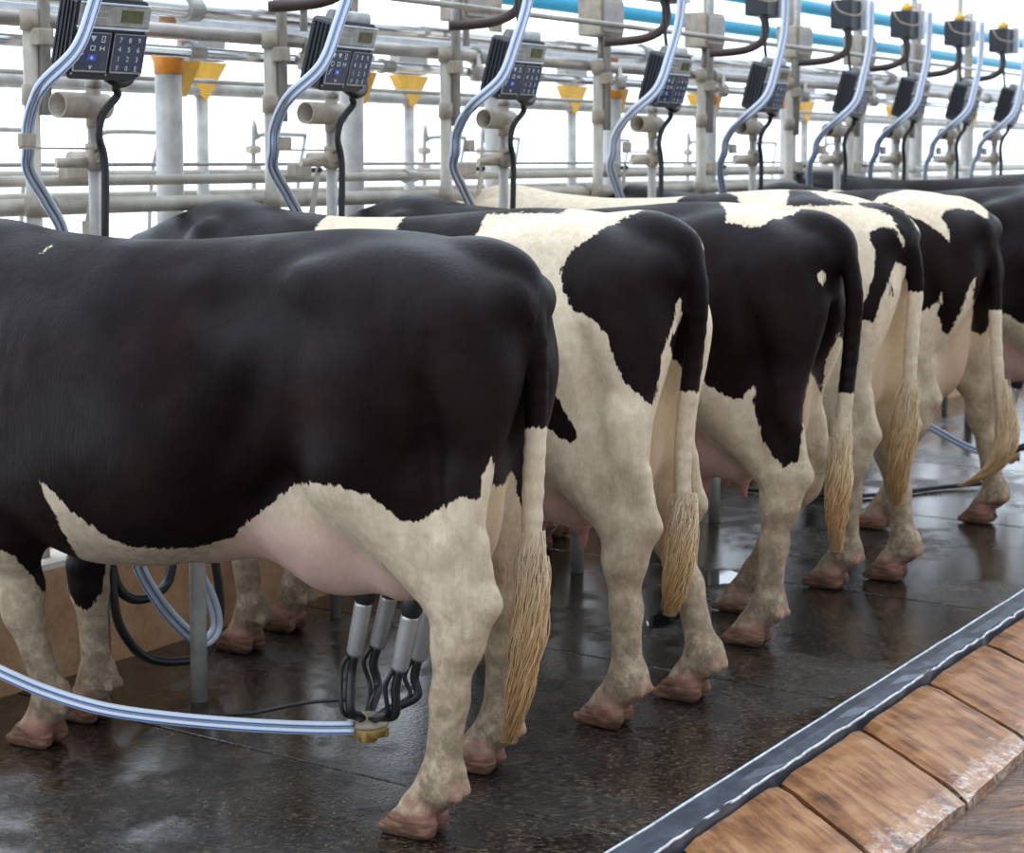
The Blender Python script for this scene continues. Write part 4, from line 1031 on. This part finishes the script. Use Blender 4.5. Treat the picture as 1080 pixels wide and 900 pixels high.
tag(link('black_hose', bm, M['black'], smooth=True), 'black hose lying on the far floor behind the swung tail', 'hose')

# small puddle on the mats, between the hind feet of the second cow
def puddle(s, d, a, b, seed, label):
    rnd = random.Random(seed); bm = bmesh.new(); n = 40; ph = [rnd.uniform(0, 6.28) for _ in range(4)]
    ring = []
    for k in range(n):
        t_ = 2*math.pi*k/n; q = 1+.22*math.sin(2*t_+ph[0])+.14*math.sin(3*t_+ph[1])+.08*math.sin(5*t_+ph[2])
        ring.append((math.cos(t_)*a*q, math.sin(t_)*b*q))
    top = [bm.verts.new((x*.96, y*.96, .0035)) for x, y in ring]; low = [bm.verts.new((x, y, .0022)) for x, y in ring]
    bm.faces.new(top)
    for k in range(n): bm.faces.new((low[k], low[(k+1) % n], top[(k+1) % n], top[k]))
    o = link('puddle', bm, M['water']); o.location = W(s, d, 0); o.rotation_euler = (0, 0, ANG)
    tag(o, label, 'puddle')
puddle(5.40, 2.90, .15, .07, 3, 'small bright puddle on the mat behind the tail of the second cow')
puddle(6.0, 3.0, .16, .10, 5, 'shallow puddle on the mat below the udder of the third cow')

# ------------------------------------------------------------------ camera
cam = bpy.data.cameras.new('camera'); co = bpy.data.objects.new('camera', cam); COL.objects.link(co)
co.location = (0, 0, CAM_H); co.rotation_euler = (R(90-5.0), 0, 0)
cam.sensor_width = 36; cam.lens = 1900/1080*36
cam.shift_y = (334.23-450)/1080
cam.clip_end = 2000
cam.dof.use_dof = True; cam.dof.focus_distance = 4.7; cam.dof.aperture_fstop = 5.0
SC.camera = co
SC.view_settings.view_transform = 'Standard'; SC.view_settings.look = 'None'
SC.view_settings.gamma = 1; SC.view_settings.use_curve_mapping = False
SC.view_settings.exposure = 0.0
# ------------------------------------------------------------------ world
w = bpy.data.worlds.new('overcast_sky'); SC.world = w; w.use_nodes = True
nt = w.node_tree; bg = nt.nodes['Background']
tc = nt.nodes.new('ShaderNodeTexCoord'); dp = nt.nodes.new('ShaderNodeVectorMath'); dp.operation = 'DOT_PRODUCT'
nt.links.new(tc.outputs['Generated'], dp.inputs[0]); dp.inputs[1].default_value = (D[0]*.85+P[0]*.3, D[1]*.85+P[1]*.3, 0.80)
mr = nt.nodes.new('ShaderNodeMapRange'); mr.inputs[1].default_value = -.8; mr.inputs[2].default_value = 1.0
mr.inputs[3].default_value = .55; mr.inputs[4].default_value = 3.3
nt.links.new(dp.outputs['Value'], mr.inputs[0]); nt.links.new(mr.outputs[0], bg.inputs['Strength'])
bg.inputs['Color'].default_value = (.76, .87, 1.0, 1)
